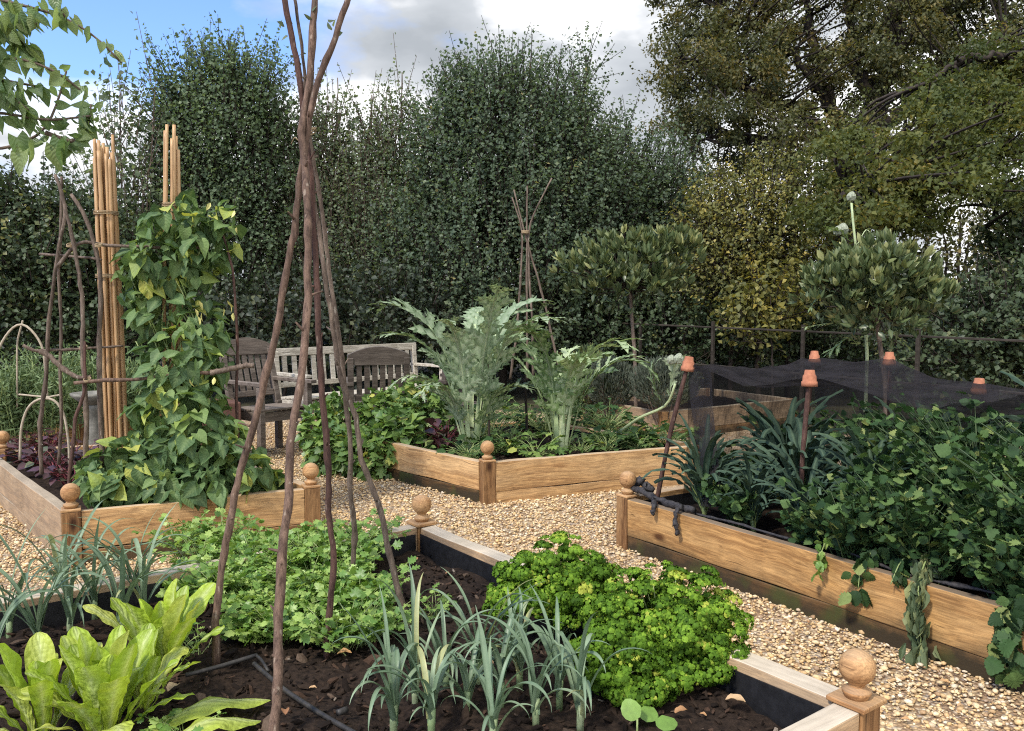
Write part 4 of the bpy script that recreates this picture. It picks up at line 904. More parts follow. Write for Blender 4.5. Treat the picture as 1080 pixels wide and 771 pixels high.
for px, py, h, n, lb in [(495, 486, .2, 36, 'green leafy plant just left of the centre ball finial'), (520, 480, .16, 24, 'low leafy plant behind the centre ball finial'), (536, 478, .26, 26, 'upright leafy plant between the two cardoons'), (548, 492, .05, 10, 'tiny leaf rosette behind the right board of the middle bed'), (660, 472, .2, 34, 'spreading leafy plant at the right end of the middle bed'), (690, 468, .22, 36, 'leafy plant in the right corner of the middle bed by the net'), (625, 470, .16, 22, 'low dark leaved plant right of the shorter cardoon'), (445, 478, .1, 16, 'pale leaf rosette flopping over the left board of the middle bed'), (565, 484, .2, 30, 'leafy plant at the foot of the shorter cardoon, by the front board'), (612, 478, .16, 26, 'dark leaved plant right of the shorter cardoon stalks'), (640, 478, .2, 32, 'leafy plant against the right board below the arching leaf'), (520, 466, .32, 40, 'bushy plant behind the two cardoons'), (575, 458, .34, 44, 'bushy plant against the back board behind the shorter cardoon'), (640, 456, .3, 40, 'bushy plant against the back board near the leaning stalk'), (675, 476, .16, 24, 'low plant at the board below the leaning stalk'), (480, 462, .3, 36, 'bushy plant behind the dark red beetroots'), (705, 474, .2, 30, 'leafy plant tucked under the net corner')]:
    low_plant('leafy_plant', lb, 'plant', P(px, py, .2), h, .9, int(n * 1.5), .07, TOV if n % 3 else TL, 'squash' if n % 4 else 'celery')
# fallen cardoon stalk reaching right to the net
mb = MB(); q = [P(645, 462, .25), D(675, 440, 6.0), D(705, 428, 5.8), D(712, 405, 5.7)]; tube(mb, smooth_path(q, 16), np.linspace(.016, .008, 16), 7)
sk = thing('leaning_stalk', 'pale thick stalk leaning right from the middle bed to the netting', 'stalk', P(645, 462, .2)); mb.build('stem', M['rib'], sk, sk.location)
ml, mr = MB(), MB(); pinnate(ml, mr, smooth_path([D(705, 428, 5.8), D(708, 405, 5.8), D(712, 385, 5.75), D(722, 378, 5.7)], 14), .1, .8, 9); pinnate(ml, mr, smooth_path([D(700, 432, 5.8), D(690, 410, 5.8), D(684, 392, 5.8), D(694, 380, 5.8)], 14), .11, .4, 9)
ml.build('foliage', M['cardoon'], sk, sk.location)
def bud(name, parent, c, r, origin):
    prof = [(.3, -1.1), (.7, -.9), (1.0, -.45), (1.05, 0), (.85, .45), (.55, .75), (.35, .95), (.2, 1.0)]
    bm = lathe_bm([(a * r, b * r) for a, b in prof], 14); rg = np.random.default_rng(3)
    for v in bm.verts: v.co *= 1 + rg.normal(0, .05)
    o = bm_obj(name, bm, M['seed'], parent, c - np.array([float(a) for a in origin]), (RNG.normal(0, .2), RNG.normal(0, .2), 0)); return o
bud('bud', sk, D(716, 378, 5.7), .034, sk.location); bud('bud', sk, D(708, 379, 5.72), .03, sk.location)

for px, Y, h, lb in [(600, 7.3, .5, 'weedy green clump behind the shorter cardoon'), (560, 7.6, .55, 'weedy green clump at the foot of the small stick tripod'), (510, 7.7, .55, 'weedy green clump behind the tall cardoon'), (640, 7.4, .4, 'weedy green clump before the brown board of the rear bed')]:
    b = D(px, 400, Y); b[2] = 0.0; low_plant('weed_clump', lb, 'weeds', b, h, .8, 90, .075, TL, 'squash' if px % 20 else 'celery')
# leafy strawberry like mounds in front of the bench
for px, py, rx, ry, Y, n, lb in [(352, 478, 28, 30, 6.35, 210, 'leafy mound nearest the hazel poles, left of the middle bed'), (392, 480, 36, 30, 6.25, 260, 'leafy mound in the centre of the green bank left of the middle bed'), (420, 468, 30, 36, 6.3, 240, 'leafy mound spilling against the left board of the middle bed'), (376, 456, 38, 26, 6.8, 230, 'leafy mound under the dark chair back'), (415, 440, 36, 32, 6.8, 260, 'leafy mound behind the left corner of the middle bed'), (448, 432, 32, 32, 6.9, 220, 'leafy mound at the foot of the tall cardoon'), (336, 456, 18, 30, 6.7, 120, 'smaller leafy mound at the gravel edge before the bench'), (355, 425, 12, 16, 7.0, 40, 'leafy sprig rising left of the dark chair back')]:
    c, r = pblob(px, py, rx, ry, Y); root = thing('leafy_mound', lb, 'leafy plant', (c[0], c[1], 0), 0, 'leafy mounds before the bench'); mb, ms = MB(), MB()
    leafblob(mb, c, r, int(n * 1.6), .075, T_lobed() if n % 40 else T_heart(.5), .3, .25, .7, .6, .7, (0, 1), zmin=.01)
    for q in range(26):
        e = c + in_ell(1)[0][0] * r * .9; g = np.array([c[0] + RNG.normal(0, .08), c[1] + RNG.normal(0, .08), 0]); tube(ms, smooth_path([g, (g + e) / 2 + [0, 0, .05], e], 7), .004, 4, rnd=RNG.random(), cap=False)
    mb.build('foliage', M['squash'], root, root.location); ms.build('stem', M['stalk'], root, root.location)

# ------------------------------------------------------------------ bench and chairs
def bx(name, parent, lx, ly, lz, loc, mat, rot=(0, 0, 0), bev=.004): return bm_obj(name, box_bm(lx, ly, lz, bev), M[mat], parent, loc, rot)
def seat_common(root, w, back_h, depth, mat, nsl, arched, tilt, slat_w, seat_z=.42, arm_z=.62):
    hw = w / 2; bl = back_h - seat_z
    for s in (-1, 1):
        bx('leg', root, .05, .06, arm_z, (s * (hw - .025), -depth / 2 + .03, arm_z / 2), mat)
        bx('leg', root, .05, .055, seat_z + .02, (s * (hw - .025), depth / 2 - .03, (seat_z + .02) / 2), mat)
        bx('armrest', root, .06, depth + .10, .03, (s * (hw - .022), -.01, arm_z + .016), mat)
        bx('apron', root, .028, depth - .13, .075, (s * (hw - .025), 0, seat_z - .06), mat)
    bx('apron', root, w - .11, .028, .08, (0, -depth / 2 + .03, seat_z - .06), mat)
    for k in range(6):
        bx('seat_slat', root, w - .012, depth / 6 - .012, .02, (0, -depth / 2 + depth / 12 + k * depth / 6 - .01, seat_z + .001 - k * .004), mat)
    c, s_ = math.cos(tilt), math.sin(tilt); y0 = depth / 2 - .025
    def bp(z): return (y0 + s_ * z, seat_z + c * z)
    R = (-tilt, 0, 0)
    for s in (-1, 1):
        y, z = bp(bl / 2); bx('back_post', root, .05, .05, bl, (s * (hw - .027), y, z), mat, R)
    y, z = bp(.10); bx('back_rail', root, w - .112, .03, .05, (0, y, z), mat, R)
    if arched:
        bm = bmesh.new(); n = 15; top = []; bot = []
        for k in range(n):
            x = (-1 + 2 * k / (n - 1)) * (hw - .004); top.append((x, .0 + .075 * math.cos(x / hw * PI / 2) ** .8 + .05)); bot.append((x, -.03))
        f = [bm.verts.new((x, -.017, z)) for x, z in bot] + [bm.verts.new((x, -.017, z)) for x, z in top[::-1]]
        fc = bm.faces.new(f); r = bmesh.ops.extrude_face_region(bm, geom=[fc]); bmesh.ops.translate(bm, verts=[v for v in r['geom'] if isinstance(v, bmesh.types.BMVert)], vec=(0, .034, 0)); bmesh.ops.recalc_face_normals(bm, faces=bm.faces)
        y, z = bp(bl - .03); bm_obj('top_rail', bm, M[mat], root, (0, y, z), R)
    else:
        y, z = bp(bl - .01); bx('top_rail', root, w + .02, .036, .075, (0, y, z), mat, R)
    sp = (w - .13) / nsl
    for k in range(nsl):
        y, z = bp((.125 + bl - .05) / 2); bx('back_slat', root, slat_w, .016, bl - .175, (-(w - .13) / 2 + sp * (k + .5), y, z), mat, R, .002)
bl_, br_ = D(289, 368, 8.03), D(439, 362, 9.36); ctr = (bl_ + br_) / 2; th = math.atan2(br_[1] - bl_[1], br_[0] - bl_[0]); wB = float(np.linalg.norm((br_ - bl_)[:2]))
off = np.array([math.sin(th), -math.cos(th)]) * .24
bench = thing('garden_bench', 'long pale weathered slatted bench in front of the dark hedge', 'bench', (ctr[0] + off[0], ctr[1] + off[1], .006), th)
seat_common(bench, wB, .85, .5, 'bench', 15, False, .10, .052)
def chair(label, px, Y, th, mat, w=.58, tilt=.2, bh=.93, flat=False):
    c = D(px, 400, Y); o = thing('garden_chair', label, 'chair', (c[0], c[1], .006), th, 'wooden garden armchairs'); seat_common(o, w, bh, .5, mat, 6, True, tilt, .045); return o
chair('brown grey slatted armchair at the left end of the pale bench', 284, 7.2, math.radians(50), 'teak_grey', .52, .26, .93)
chair('dark armchair seen from behind, its arched back before the pale bench', 398, 7.25, math.radians(192), 'teak', .52, .12, .86)
chair('dark slatted armchair half hidden behind the cardoon leaves', 470, 7.5, math.radians(228), 'teak', .54, .12, .8)
rb = D(222, 440, 6.9); tag(bm_obj('planter_box', box_bm(.42, .42, .5, .012), M['red'], None, (rb[0], rb[1], .256), (0, 0, .5)), 'dull red wooden planter box half hidden by the bean leaves', 'planter box')
fs = D(322, 430, 7.25)

# ------------------------------------------------------------------ far left corner: bird bath, hoops, feathery plants, red leaves
bbp = D(98, 395, 6.2); prof = [(.11, 0), (.11, .03), (.07, .06), (.045, .10), (.04, .2), (.06, .24), (.045, .28), (.06, .32), (.04, .42), (.055, .5), (.075, .53), (.075, .56)]
bird = thing('bird_bath', 'small grey stone bird bath on a turned pedestal behind the stick frame', 'bird bath', (bbp[0], bbp[1], 0.0))
M['stone'] = simple_mat('grey_stone', (.10, .095, .08), (.22, .21, .18), 18, .9, .4)
bm_obj('pedestal', lathe_bm(prof, 20), M['stone'], bird, smooth=True)
bm_obj('bowl', lathe_bm([(.05, .55), (.10, .585), (.155, .63), (.16, .65), (.145, .65), (.09, .61), (.02, .60)], 24), M['stone'], bird, smooth=True)
def hoop(label, pix, Y, r=.009):
    mb = MB(); w = smooth_path([D(a, b, Y) for a, b in pix], 30); tube(mb, w, r, 7); tag(mb.build('plant_hoop', M['wicker'], None, w[0]), label, 'plant hoop', 'pale hoops in the left bed')
hoop('tall pale pointed hoop at the left edge among the feathery plants', [(-14, 420), (-3, 370), (8, 350), (22, 338), (36, 350), (46, 366), (50, 420)], 6.3)
hoop('thin pale hoop rising inside the tall pointed one', [(18, 430), (18, 360), (24, 338)], 6.35, .007)
hoop('low rounded pale hoop in front of the far left bed', [(21, 485), (22, 450), (29, 428), (42, 419), (58, 420), (68, 436), (73, 470), (73, 490)], 5.2, .008)
hoop('curved pale rod right of the low hoop', [(20, 416), (50, 419), (66, 416)], 5.25, .006)
# the ball of the far left post
gp = D(3, 476, 5.8)
pz = thing('ball_post', 'short timber post with a ball finial at the left frame edge', 'post', (gp[0], gp[1], 0)); bm_obj('post', box_bm(.085, .085, .30, .004), M['post'], pz, (0, 0, .15)); f = bpy.data.objects.new('finial', FINIAL); COL.objects.link(f); f.parent = pz; f.location = (0, 0, .30)
def feathery(label, px, Y, h, n, z0=.2, mat='feather', spread=.25):
    b = D(px, 400, Y); b[2] = z0; root = thing('feathery_plant', label, 'feathery plant', b, 0, 'feathery green plants'); ml, ms = MB(), MB()
    for k in range(n):
        path = arch(b + RNG.normal(0, spread * .35, 3) * [1, 1, 0], RNG.uniform(0, 6.28), 1.5, RNG.uniform(.6, 1.3), h * RNG.uniform(.6, 1.1), 12, 1.2); tube(ms, path, .0035, 4, cap=False)
        m = 70; i = RNG.integers(3, 12, m); pos = path[i] + RNG.normal(0, .03, (m, 3)); scatter(ml, T_diamond(.12, .05), pos, rvec(m) + [0, 0, .5], rvec(m), .07 * RNG.uniform(.5, 1.2, m), RNG.random(m))
    ml.build('foliage', M[mat], root, b); ms.build('stem', M['stalk'], root, b)
for i, (px, Y, h, lb) in enumerate([(5, 6.4, .62, 'feathery plant at the left edge inside the pointed hoop'), (38, 6.5, .66, 'feathery plant right of the pointed hoop'), (62, 6.8, .75, 'taller feathery plant behind the stick frame'), (100, 7.2, .7, 'feathery plant behind the stone bird bath'), (-20, 6.8, .6, 'feathery plant cut by the left edge'), (140, 7.4, .6, 'feathery plant behind the bare bamboo bundle')]):
    feathery(lb, px, Y, h, 34)
for px, py, lb in [(18, 484, 'dark red leaf clump near the left edge post'), (38, 492, 'dark red leaf clump under the low hoop'), (60, 500, 'dark red leaf clump left of the ball finial'), (80, 492, 'dark red leaf clump at the foot of the stick frame'), (52, 478, 'dark red leaf clump behind the others'), (100, 500, 'dark red leaf clump against the bean leaves'), (76, 512, 'dark red leaf clump nearest the corner of the left bed'), (30, 476, 'dark red leaf clump beside the low hoop foot')]:
    low_plant('red_leaf_plant', lb, 'red leaved plant', P(px, py, .2), .19, .75, 44, .07, TOV, 'beet', 'redstalk', 'dark red plants in the left bed', wid=1.25)

# ------------------------------------------------------------------ right bed: stakes with pots, crops, net
dDn = dD; eDn = unit(eD)
def dp(s, t, z=.2): q = D1 + dDn * s + eDn * t; return np.array([q[0], q[1], z])
def pot_mesh():
    bm = lathe_bm([(.0225, .0), (.024, -.002), (.033, -.058), (.0385, -.058), (.040, -.084), (.035, -.084), (.033, -.03), (.01, -.006)], 24); me = bpy.data.meshes.new('plant_pot'); bm.to_mesh(me); bm.free(); me.materials.append(M['terracotta']); me.polygons.foreach_set('use_smooth', [True] * len(me.polygons)); return me
POT = pot_mesh(); TOPS = {}
for key, lb, base, tpx, tpy, r, sc_, lean in [
        ('F1', 'at the left front corner of the net, leaning right', dp(.10, .08), 727, 377, .012, .9, -.12), ('F2', 'nearest the camera, on the thick brown stake', P(844, 575, .2), 854, 391, .0115, .9, .05),
        ('B1', 'just above the nearest one', dp(.1, 1.36), 859, 371, .012, .9, .15), ('B2', 'in the middle of the back row', dp(.62, 1.42), 938, 372, .012, .9, .0), ('B3', 'at the far right, half hidden in the net', dp(1.32, 1.40), 1033, 400, .012, .9, -.05)]:
    t_ = D(tpx, tpy, base[1] - (.02 if key == 'F1' else 0)); mb = MB(); w = smooth_path([base - [0, 0, .08], (base + t_) / 2 + RNG.normal(0, .008, 3), t_ - [0, 0, .012]], 20); tube(mb, w, r * (1 + RNG.normal(0, .06, 20)), 8, lump=.05)
    tag(mb.build('net_stake', M['bark_red'], None, base), 'brown stake under the terracotta pot ' + lb, 'stake', 'stakes holding up the net')
    p = bpy.data.objects.new('plant_pot', POT); COL.objects.link(p); p.location = Vector(t_ + [0, 0, .004]); p.rotation_euler = (RNG.normal(0, .06), lean, RNG.random() * 3); p.scale = (sc_, sc_, sc_)
    tag(p, 'upturned terracotta pot ' + lb, 'plant pot', 'upturned pots on the net stakes'); TOPS[key] = t_
def netting():
    root = thing('garden_net', 'fine black crop net sagging between the stakes of the right bed', 'netting', dp(.6, .7)); mb = MB()
    front = np.array([TOPS['F1'], TOPS['F2'], dp(1.75, .9, .98)]) - [0, 0, .03]; back = np.array([TOPS['B1'], TOPS['B2'], TOPS['B3'], dp(2.1, 1.42, .98)]) - [0, 0, .03]
    nu, nv = 70, 26; u = np.linspace(0, 1, nu)
    fp = np.stack([np.interp(u, [0, .42, 1], front[:, k]) for k in range(3)], 1); bp_ = np.stack([np.interp(u, [0, .22, .52, 1], back[:, k]) for k in range(3)], 1)
    fs = np.minimum.reduce([np.abs(u - a) for a in (0, .42, 1)]); bs = np.minimum.reduce([np.abs(u - a) for a in (0, .22, .52, 1)])
    V = np.empty((nu, nv, 3))
    for j in range(nv):
        v = j / (nv - 1); V[:, j] = fp * (1 - v) + bp_ * v
        V[:, j, 2] -= (.40 * fs * (1 - v) + .24 * bs * v) + .05 * math.sin(v * PI)
    for i in range(nu):
        for j in range(nv): V[i, j, 2] += .02 * mnoise.noise(Vector(V[i, j]) * 5) + .014 * mnoise.noise(Vector((V[i, j][0] * 4, V[i, j][1] * 4, 0)) + Vector((0, 0, V[i, j][0] * 9 + V[i, j][1] * 6)))
    def grid(V):
        nu, nv = V.shape[:2]; i, j = np.meshgrid(np.arange(nu - 1), np.arange(nv - 1), indexing='ij'); i = i.ravel(); j = j.ravel(); return [np.stack([i * nv + j, (i + 1) * nv + j, (i + 1) * nv + j + 1, i * nv + j + 1], 1)]
    mb.add(V.reshape(-1, 3), grid(V)); mb.build('top_sheet', M['net'], root, root.location)
    def drape(name, topline, fall, flare, zb, sgn=1):
        n = len(topline); m = 20; W = np.empty((n, m, 3))
        for j in range(m):
            f = j / (m - 1); W[:, j] = topline; W[:, j, 2] = topline[:, 2] * (1 - f) + zb * f; W[:, j, :2] += np.asarray(flare) * f ** 1.5
            for i in range(n): W[i, j, :2] += eDn * .03 * f * math.sin(i * 1.1 + 2 * f) + np.asarray([.02, .02]) * f * mnoise.noise(Vector((i * .35, f * 3, 2)))
        mb = MB(); mb.add(W.reshape(-1, 3), grid(W)); mb.build(name, M['net'], root, root.location)
    drape('side_drape', V[0], 0, -dDn * .06, .27); drape('back_drape', V[:, -1][:40], 0, eDn * .05, .22)
    # front corner hanging down beside the first stake, and the gathered edge lying on the board
    drape('corner_drape', V[:7, 0], 0, dDn * .12 - eDn * .05, .29)
    mb = MB()
    for k, (pts, r) in enumerate([([dp(.02, .02, .33), dp(.12, .0, .33), dp(.22, .02, .30), dp(.34, .01, .30), dp(.46, .02, .30)], .016), ([dp(.40, .0, .31), dp(.42, -.055, .30), dp(.43, -.075, .25), dp(.44, -.07, .19)], .011), ([dp(.22, -.02, .31), dp(.27, -.06, .295), dp(.27, -.075, .25)], .011),
                        ([dp(.0, .03, .36), dp(.05, .05, .36), dp(.10, .08, .33)], .022)]):
        w = smooth_path(pts, 22); w += RNG.normal(0, .003, w.shape); tube(mb, w, r * (1 + RNG.normal(0, .18, 22)), 9, lump=.16)
    w = smooth_path([dp(s, .045 + .02 * math.sin(s * 7), .285 + .008 * math.sin(s * 11)) for s in np.linspace(.45, 2.7, 30)], 60); tube(mb, w, .006 * (1 + RNG.normal(0, .35, 60)), 6, lump=.2)
    mb.build('gathered_edge', M['net_solid'], root, root.location)
M['net_solid'] = simple_mat('bunched_black_net', (.012, .012, .014), (.055, .05, .05), 60, .7, .8, .006)
netting()
def kale(label, base, h, n):
    root = thing('kale', label, 'kale', base, 0, 'black kale plants in the right bed'); ml, ms = MB(), MB(); base = np.asarray(base)
    tube(ms, [base - [0, 0, .03], base + [0, 0, h * .3]], .013, 7)
    for k in range(n):
        f = k / n; az = k * 2.4 + RNG.normal(0, .2); p = base + np.array([0, 0, h * (.06 + .26 * f)]); path = arch(p, az, 1.15 + .33 * f, RNG.uniform(-1.5, -.2) + 1.0 * f, h * RNG.uniform(.7, 1.15), 16, 2.0, RNG.normal(0, .3)); t = np.linspace(0, 1, 16)
        tube(ms, path[:6], .0045, 4, cap=False, rnd=.3)
        blade(ml, path, .0165 * (h / .45) * np.sin(np.clip(t * .86 + .07, 0, 1) * PI) ** .5 * np.clip(t / .25, .15, 1), up=np.array([-math.cos(az), -math.sin(az), 1.0]), cols=5, cup=-.6, ruffle=.4, rf=9, rnd=np.clip(RNG.normal(.5, .25), 0, 1))
    ml.build('foliage', M['kale'], root, base); ms.build('stem', M['stalk'], root, base)
for s, t, h, lb in [(.36, .20, .42, 'black kale nearest the corner post, drooping over the board'), (.52, .66, .54, 'taller black kale behind the corner one'), (.80, .38, .50, 'black kale left of the thick brown stake'), (1.16, .40, .48, 'blue black kale right of the thick stake'), (1.62, 1.25, .70, 'tall kale in the back row under the right hand pot'), (1.02, 1.05, .55, 'black kale in the middle of the netted bed'), (.66, .22, .34, 'short black kale at the front board left of the stake'), (.98, .20, .36, 'short black kale at the front board right of the stake'), (.30, .85, .50, 'black kale by the left end of the net')]:
    kale(lb, dp(s, t), h, 38)
TC = T_serrate()
def celery(label, base, h, n, size, mat='celery', tpl=TC, sp=.9):
    root = thing('celery', label, 'celery', base, 0, 'leafy celery plants in the right bed'); ml, ms = MB(), MB(); herb_plant(ml, ms, base, h, sp, n, tpl, size, nj=1.1, upr=.8, levels=((6, 1.0), (5, 1.0), (4, .9), (3, .7))); ml.build('foliage', M[mat], root, base); ms.build('stem', M['stalk_dk'], root, base)
cl = [(.35, 1.05, .34, 'leafy green plant in the back left corner of the netted bed'), (.72, 1.15, .42, 'bushy celery left of the thick brown stake, back row'), (.98, .60, .26, 'celery just behind the thick brown stake'), (1.12, .85, .44, 'celery right behind the thick stake with paler tips'), (1.08, .14, .16, 'low celery against the front board right of the stake'), (1.35, .95, .50, 'tall celery under the middle back pot'), (1.3, .65, .46, 'celery in the densest part of the netted bed'),
      (1.5, .16, .34, 'celery whose stems lean over the front board'), (1.55, .6, .5, 'big celery in the middle right of the bed'), (1.75, .95, .52, 'celery below the right hand pot'), (1.8, .32, .42, 'front celery above the hanging wilted stem'), (2.0, .68, .52, 'tall celery at the right edge of the frame'), (2.1, .25, .44, 'front celery cut by the right frame edge'), (2.3, .6, .5, 'celery at the right edge behind the front one'), (2.05, 1.1, .52, 'celery at the far right under the net'), (.58, .2, .18, 'low leaves between the two corner kales'), (.78, .75, .24, 'low leafy plant behind the stake, among the kales'), (.25, .55, .26, 'leafy plant by the corner drape of the net'), (1.45, .45, .42, 'celery in the thick middle of the front rows'), (1.36, .20, .30, 'front celery left of the hanging stem'), (2.4, .2, .42, 'rightmost front celery, beyond the dark hanging leaves'), (2.35, 1.1, .5, 'rightmost back celery under the end of the net'), (1.0, 1.3, .42, 'celery against the back board')]
for k_, (s, t, h, lb) in enumerate(cl): celery(lb, dp(s, t), h * 1.12, *((78, .037) if k_ % 3 else (56, .048)))
# wilted stems hanging over the board
def hanging(label, pts, n, size, mat, name='wilted_stem', tpl=None, jit=.45):
    tpl = tpl or TC
    w = smooth_path(pts, 18); root = thing(name, label, 'wilted stem', w[0]); ml, ms = MB(), MB(); tube(ms, w, np.linspace(.004, .002, 18), 6)
    i = RNG.integers(3, 18, n); pos = w[i] + RNG.normal(0, .016, (n, 3)); outw = np.array([-eDn[0], -eDn[1], 0])
    scatter(ml, tpl, pos, np.array([0, 0, -1.0]) + rvec(n) * jit + outw * .15, outw + rvec(n) * .8, size * RNG.uniform(.6, 1.3, n), RNG.random(n), wid=RNG.uniform(.6, 1.1, n)); ml.build('foliage', M[mat], root, w[0]); ms.build('stem', M['stalk'], root, w[0])
hp_ = P(965, 600, .30)
s0 = 1.66
hanging('pale wilted celery stem hanging down over the right bed board to the gravel', [dp(s0 - .02, .16, .40), dp(s0 - .03, .03, .36), dp(s0, -.07, .29), dp(s0 + .02, -.09, .18), dp(s0 + .03, -.085, .06)], 90, .075, 'wilt', tpl=T_grid([(0, .03), (.2, .14), (.45, .2), (.7, .13), (1, .01)], 5, .9, .15, .0, .10), jit=.35)
hanging('small bright leaf spray dropping over the board left of the wilted stem', [dp(1.22, .12, .34), dp(1.22, .0, .33), dp(1.24, -.06, .29), dp(1.25, -.07, .23)], 26, .042, 'herb', jit=.7)
hanging('dark leaf spray over the board beside the bright one', [dp(1.42, .12, .34), dp(1.42, .0, .33), dp(1.42, -.06, .28), dp(1.42, -.07, .20)], 40, .05, 'celery', jit=.8)
hanging('dark leaves hanging over the board at the right frame edge', [dp(2.02, .14, .36), dp(2.0, .0, .36), dp(1.98, -.08, .28), dp(1.98, -.09, .10)], 110, .055, 'celery', jit=.9)
for s_, lb, n_ in [(1.55, 'dark leaves lolling over the board just left of the wilted stem', 30), (2.14, 'dark leaves lolling over the board beyond the right frame edge', 80)]:
    hanging(lb, [dp(s_, .22, .40), dp(s_, .08, .37), dp(s_ + .01, -.03, .33), dp(s_ + .01, -.08, .26 if s_ < 2 else .16)], n_, .055, 'celery', jit=1.0)
for s_, lb in [(1.28, 'low celery leaning on the front board left of the small sprays'), (1.62, 'low celery leaning on the front board at the wilted stem'), (1.9, 'low celery leaning on the front board near the right edge'), (2.2, 'low celery leaning on the front board outside the frame')]:
    celery(lb, dp(s_, .10), .27, 70, .04, sp=1.6)
mb = MB(); tube(mb, smooth_path([dp(1.5, .02, .31), dp(1.62, .2, .36), dp(1.8, .42, .44)], 12), .008, 7); tag(mb.build('cut_stalk', M['wilt'], None, dp(1.5, .02, .3)), 'grey cut stalk lying across the right bed behind the wilted stem', 'stalk')

# ------------------------------------------------------------------ standard evergreens and the tall artichoke
def rosettes(mb, c, rad, n, size, tpl, k=8, pale_top=True):
    o = rvec(n); o[:, 2] = np.where(o[:, 2] < -.35, -o[:, 2], o[:, 2]); pos = c + o * rad * RNG.uniform(.6, 1.22, (n, 1))
    for p, oo in zip(pos, o):
        ax = unit(oo * .6 + np.array([0, 0, .8]) + RNG.normal(0, .25, 3)); m = k; tilt = RNG.uniform(.35, 1.0); d = unit(ax + rvec(m) * tilt)
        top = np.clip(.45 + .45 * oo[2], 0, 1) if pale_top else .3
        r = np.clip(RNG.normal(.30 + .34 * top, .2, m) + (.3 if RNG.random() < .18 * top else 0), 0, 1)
        scatter(mb, tpl, p + d * .01, d, ax * -1 + rvec(m) * .4, size * RNG.uniform(.7, 1.2, m), r)
def standard(label, base, trunk, blobs, n, size):
    root = thing('standard_tree', label, 'tree', base, 0, 'clipped evergreen standards'); mb = MB(); tube(mb, smooth_path(trunk, 20), np.linspace(.022, .016, 20), 8, lump=.06); mb.build('trunk', M['bark_mid'], root, base); mb = MB(); tot = sum(r[0] * r[2] for c, r in blobs)
    for c, r in blobs:
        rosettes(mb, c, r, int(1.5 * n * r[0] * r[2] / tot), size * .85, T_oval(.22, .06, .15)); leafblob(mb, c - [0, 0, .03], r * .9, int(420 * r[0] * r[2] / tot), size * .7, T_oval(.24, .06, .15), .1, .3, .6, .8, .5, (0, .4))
    # twigs carrying the crown
    mt = MB()
    for c, r in blobs:
        for q in range(7): e = c + rvec(1)[0] * r * .75; tube(mt, smooth_path([trunk[-1], (np.asarray(trunk[-1]) + e) / 2 - [0, 0, .03], e], 8), np.linspace(.012, .004, 8), 5)
    mb.build('crown', M['std'], root, base); mt.build('twigs', M['bark_dark'], root, base)
Yl = 8.4; b = D(671, 440, Yl); b[2] = 0
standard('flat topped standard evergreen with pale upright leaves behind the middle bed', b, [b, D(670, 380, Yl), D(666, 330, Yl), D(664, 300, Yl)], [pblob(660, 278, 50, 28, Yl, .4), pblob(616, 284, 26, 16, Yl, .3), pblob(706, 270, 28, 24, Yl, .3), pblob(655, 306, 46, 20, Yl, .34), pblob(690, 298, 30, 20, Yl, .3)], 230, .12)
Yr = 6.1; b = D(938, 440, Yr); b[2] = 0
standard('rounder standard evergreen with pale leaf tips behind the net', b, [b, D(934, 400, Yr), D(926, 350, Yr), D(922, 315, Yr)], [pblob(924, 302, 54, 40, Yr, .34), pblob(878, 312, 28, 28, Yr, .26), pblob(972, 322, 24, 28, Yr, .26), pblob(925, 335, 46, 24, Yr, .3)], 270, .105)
Ya = 6.45; b = D(912, 440, Ya); b[2] = .1
art = thing('artichoke', 'tall artichoke stem with grey buds rising in front of the rounder standard', 'artichoke', b); ms, ml = MB(), MB()
tube(ms, smooth_path([b, D(915, 370, Ya), D(908, 300, Ya), D(900, 240, Ya), D(898, 214, Ya)], 22), np.linspace(.016, .009, 22), 8); tube(ms, smooth_path([D(906, 285, Ya), D(896, 265, Ya), D(889, 250, Ya)], 8), .008, 6); tube(ms, smooth_path([D(903, 260, Ya), D(914, 240, Ya), D(918, 246, Ya)], 8), .004, 5)
ms.build('stem', M['rib'], art, b)
for pix in ([(906, 300), (888, 290), (868, 300), (855, 325)], [(904, 260), (885, 245), (872, 240)], [(910, 330), (935, 310), (950, 320)], [(912, 350), (880, 340), (850, 345)], [(913, 370), (895, 355), (870, 375)], [(914, 372), (940, 350), (965, 372)]):
    pinnate(ml, MB(), smooth_path([D(a, c_, Ya - .05 * i) for i, (a, c_) in enumerate(pix)], 14), .075, RNG.random(), 8)
ml.build('foliage', M['cardoon_dk'], art, b); bud('bud', art, D(898, 207, Ya), .034, b); bud('bud', art, D(889, 241, Ya), .040, b); bud('bud', art, D(884, 243, Ya - .03), .035, b)

# ------------------------------------------------------------------ fence
R_, L_ = np.array([4.42, 6.6]), np.array([.3, 13.0]); fd = unit(L_ - R_); fL = np.linalg.norm(L_ - R_)
fen = thing('rail_fence', 'dark post and rail fence running behind the standards', 'fence', (R_[0], R_[1], 0)); frz = math.atan2(fd[1], fd[0])
for k in range(7):
    q = R_ + fd * (k * fL / 6); h = 1.02 + .08 * k / 6
    bx('post', fen, .034, .034, h + .05, (q[0] - R_[0], q[1] - R_[1], (h + .05) / 2), 'fence', (0, 0, frz))
    if k < 6:
        q2 = R_ + fd * ((k + .5) * fL / 6)
        for z in (h - .02, h * .55): bx('rail', fen, fL / 6, .016, .02, (q2[0] - R_[0] - fd[1] * -.055, q2[1] - R_[1] + fd[0] * -.055, z + .006), 'fence', (0, -math.atan2(.08 / 6, fL / 6), frz))

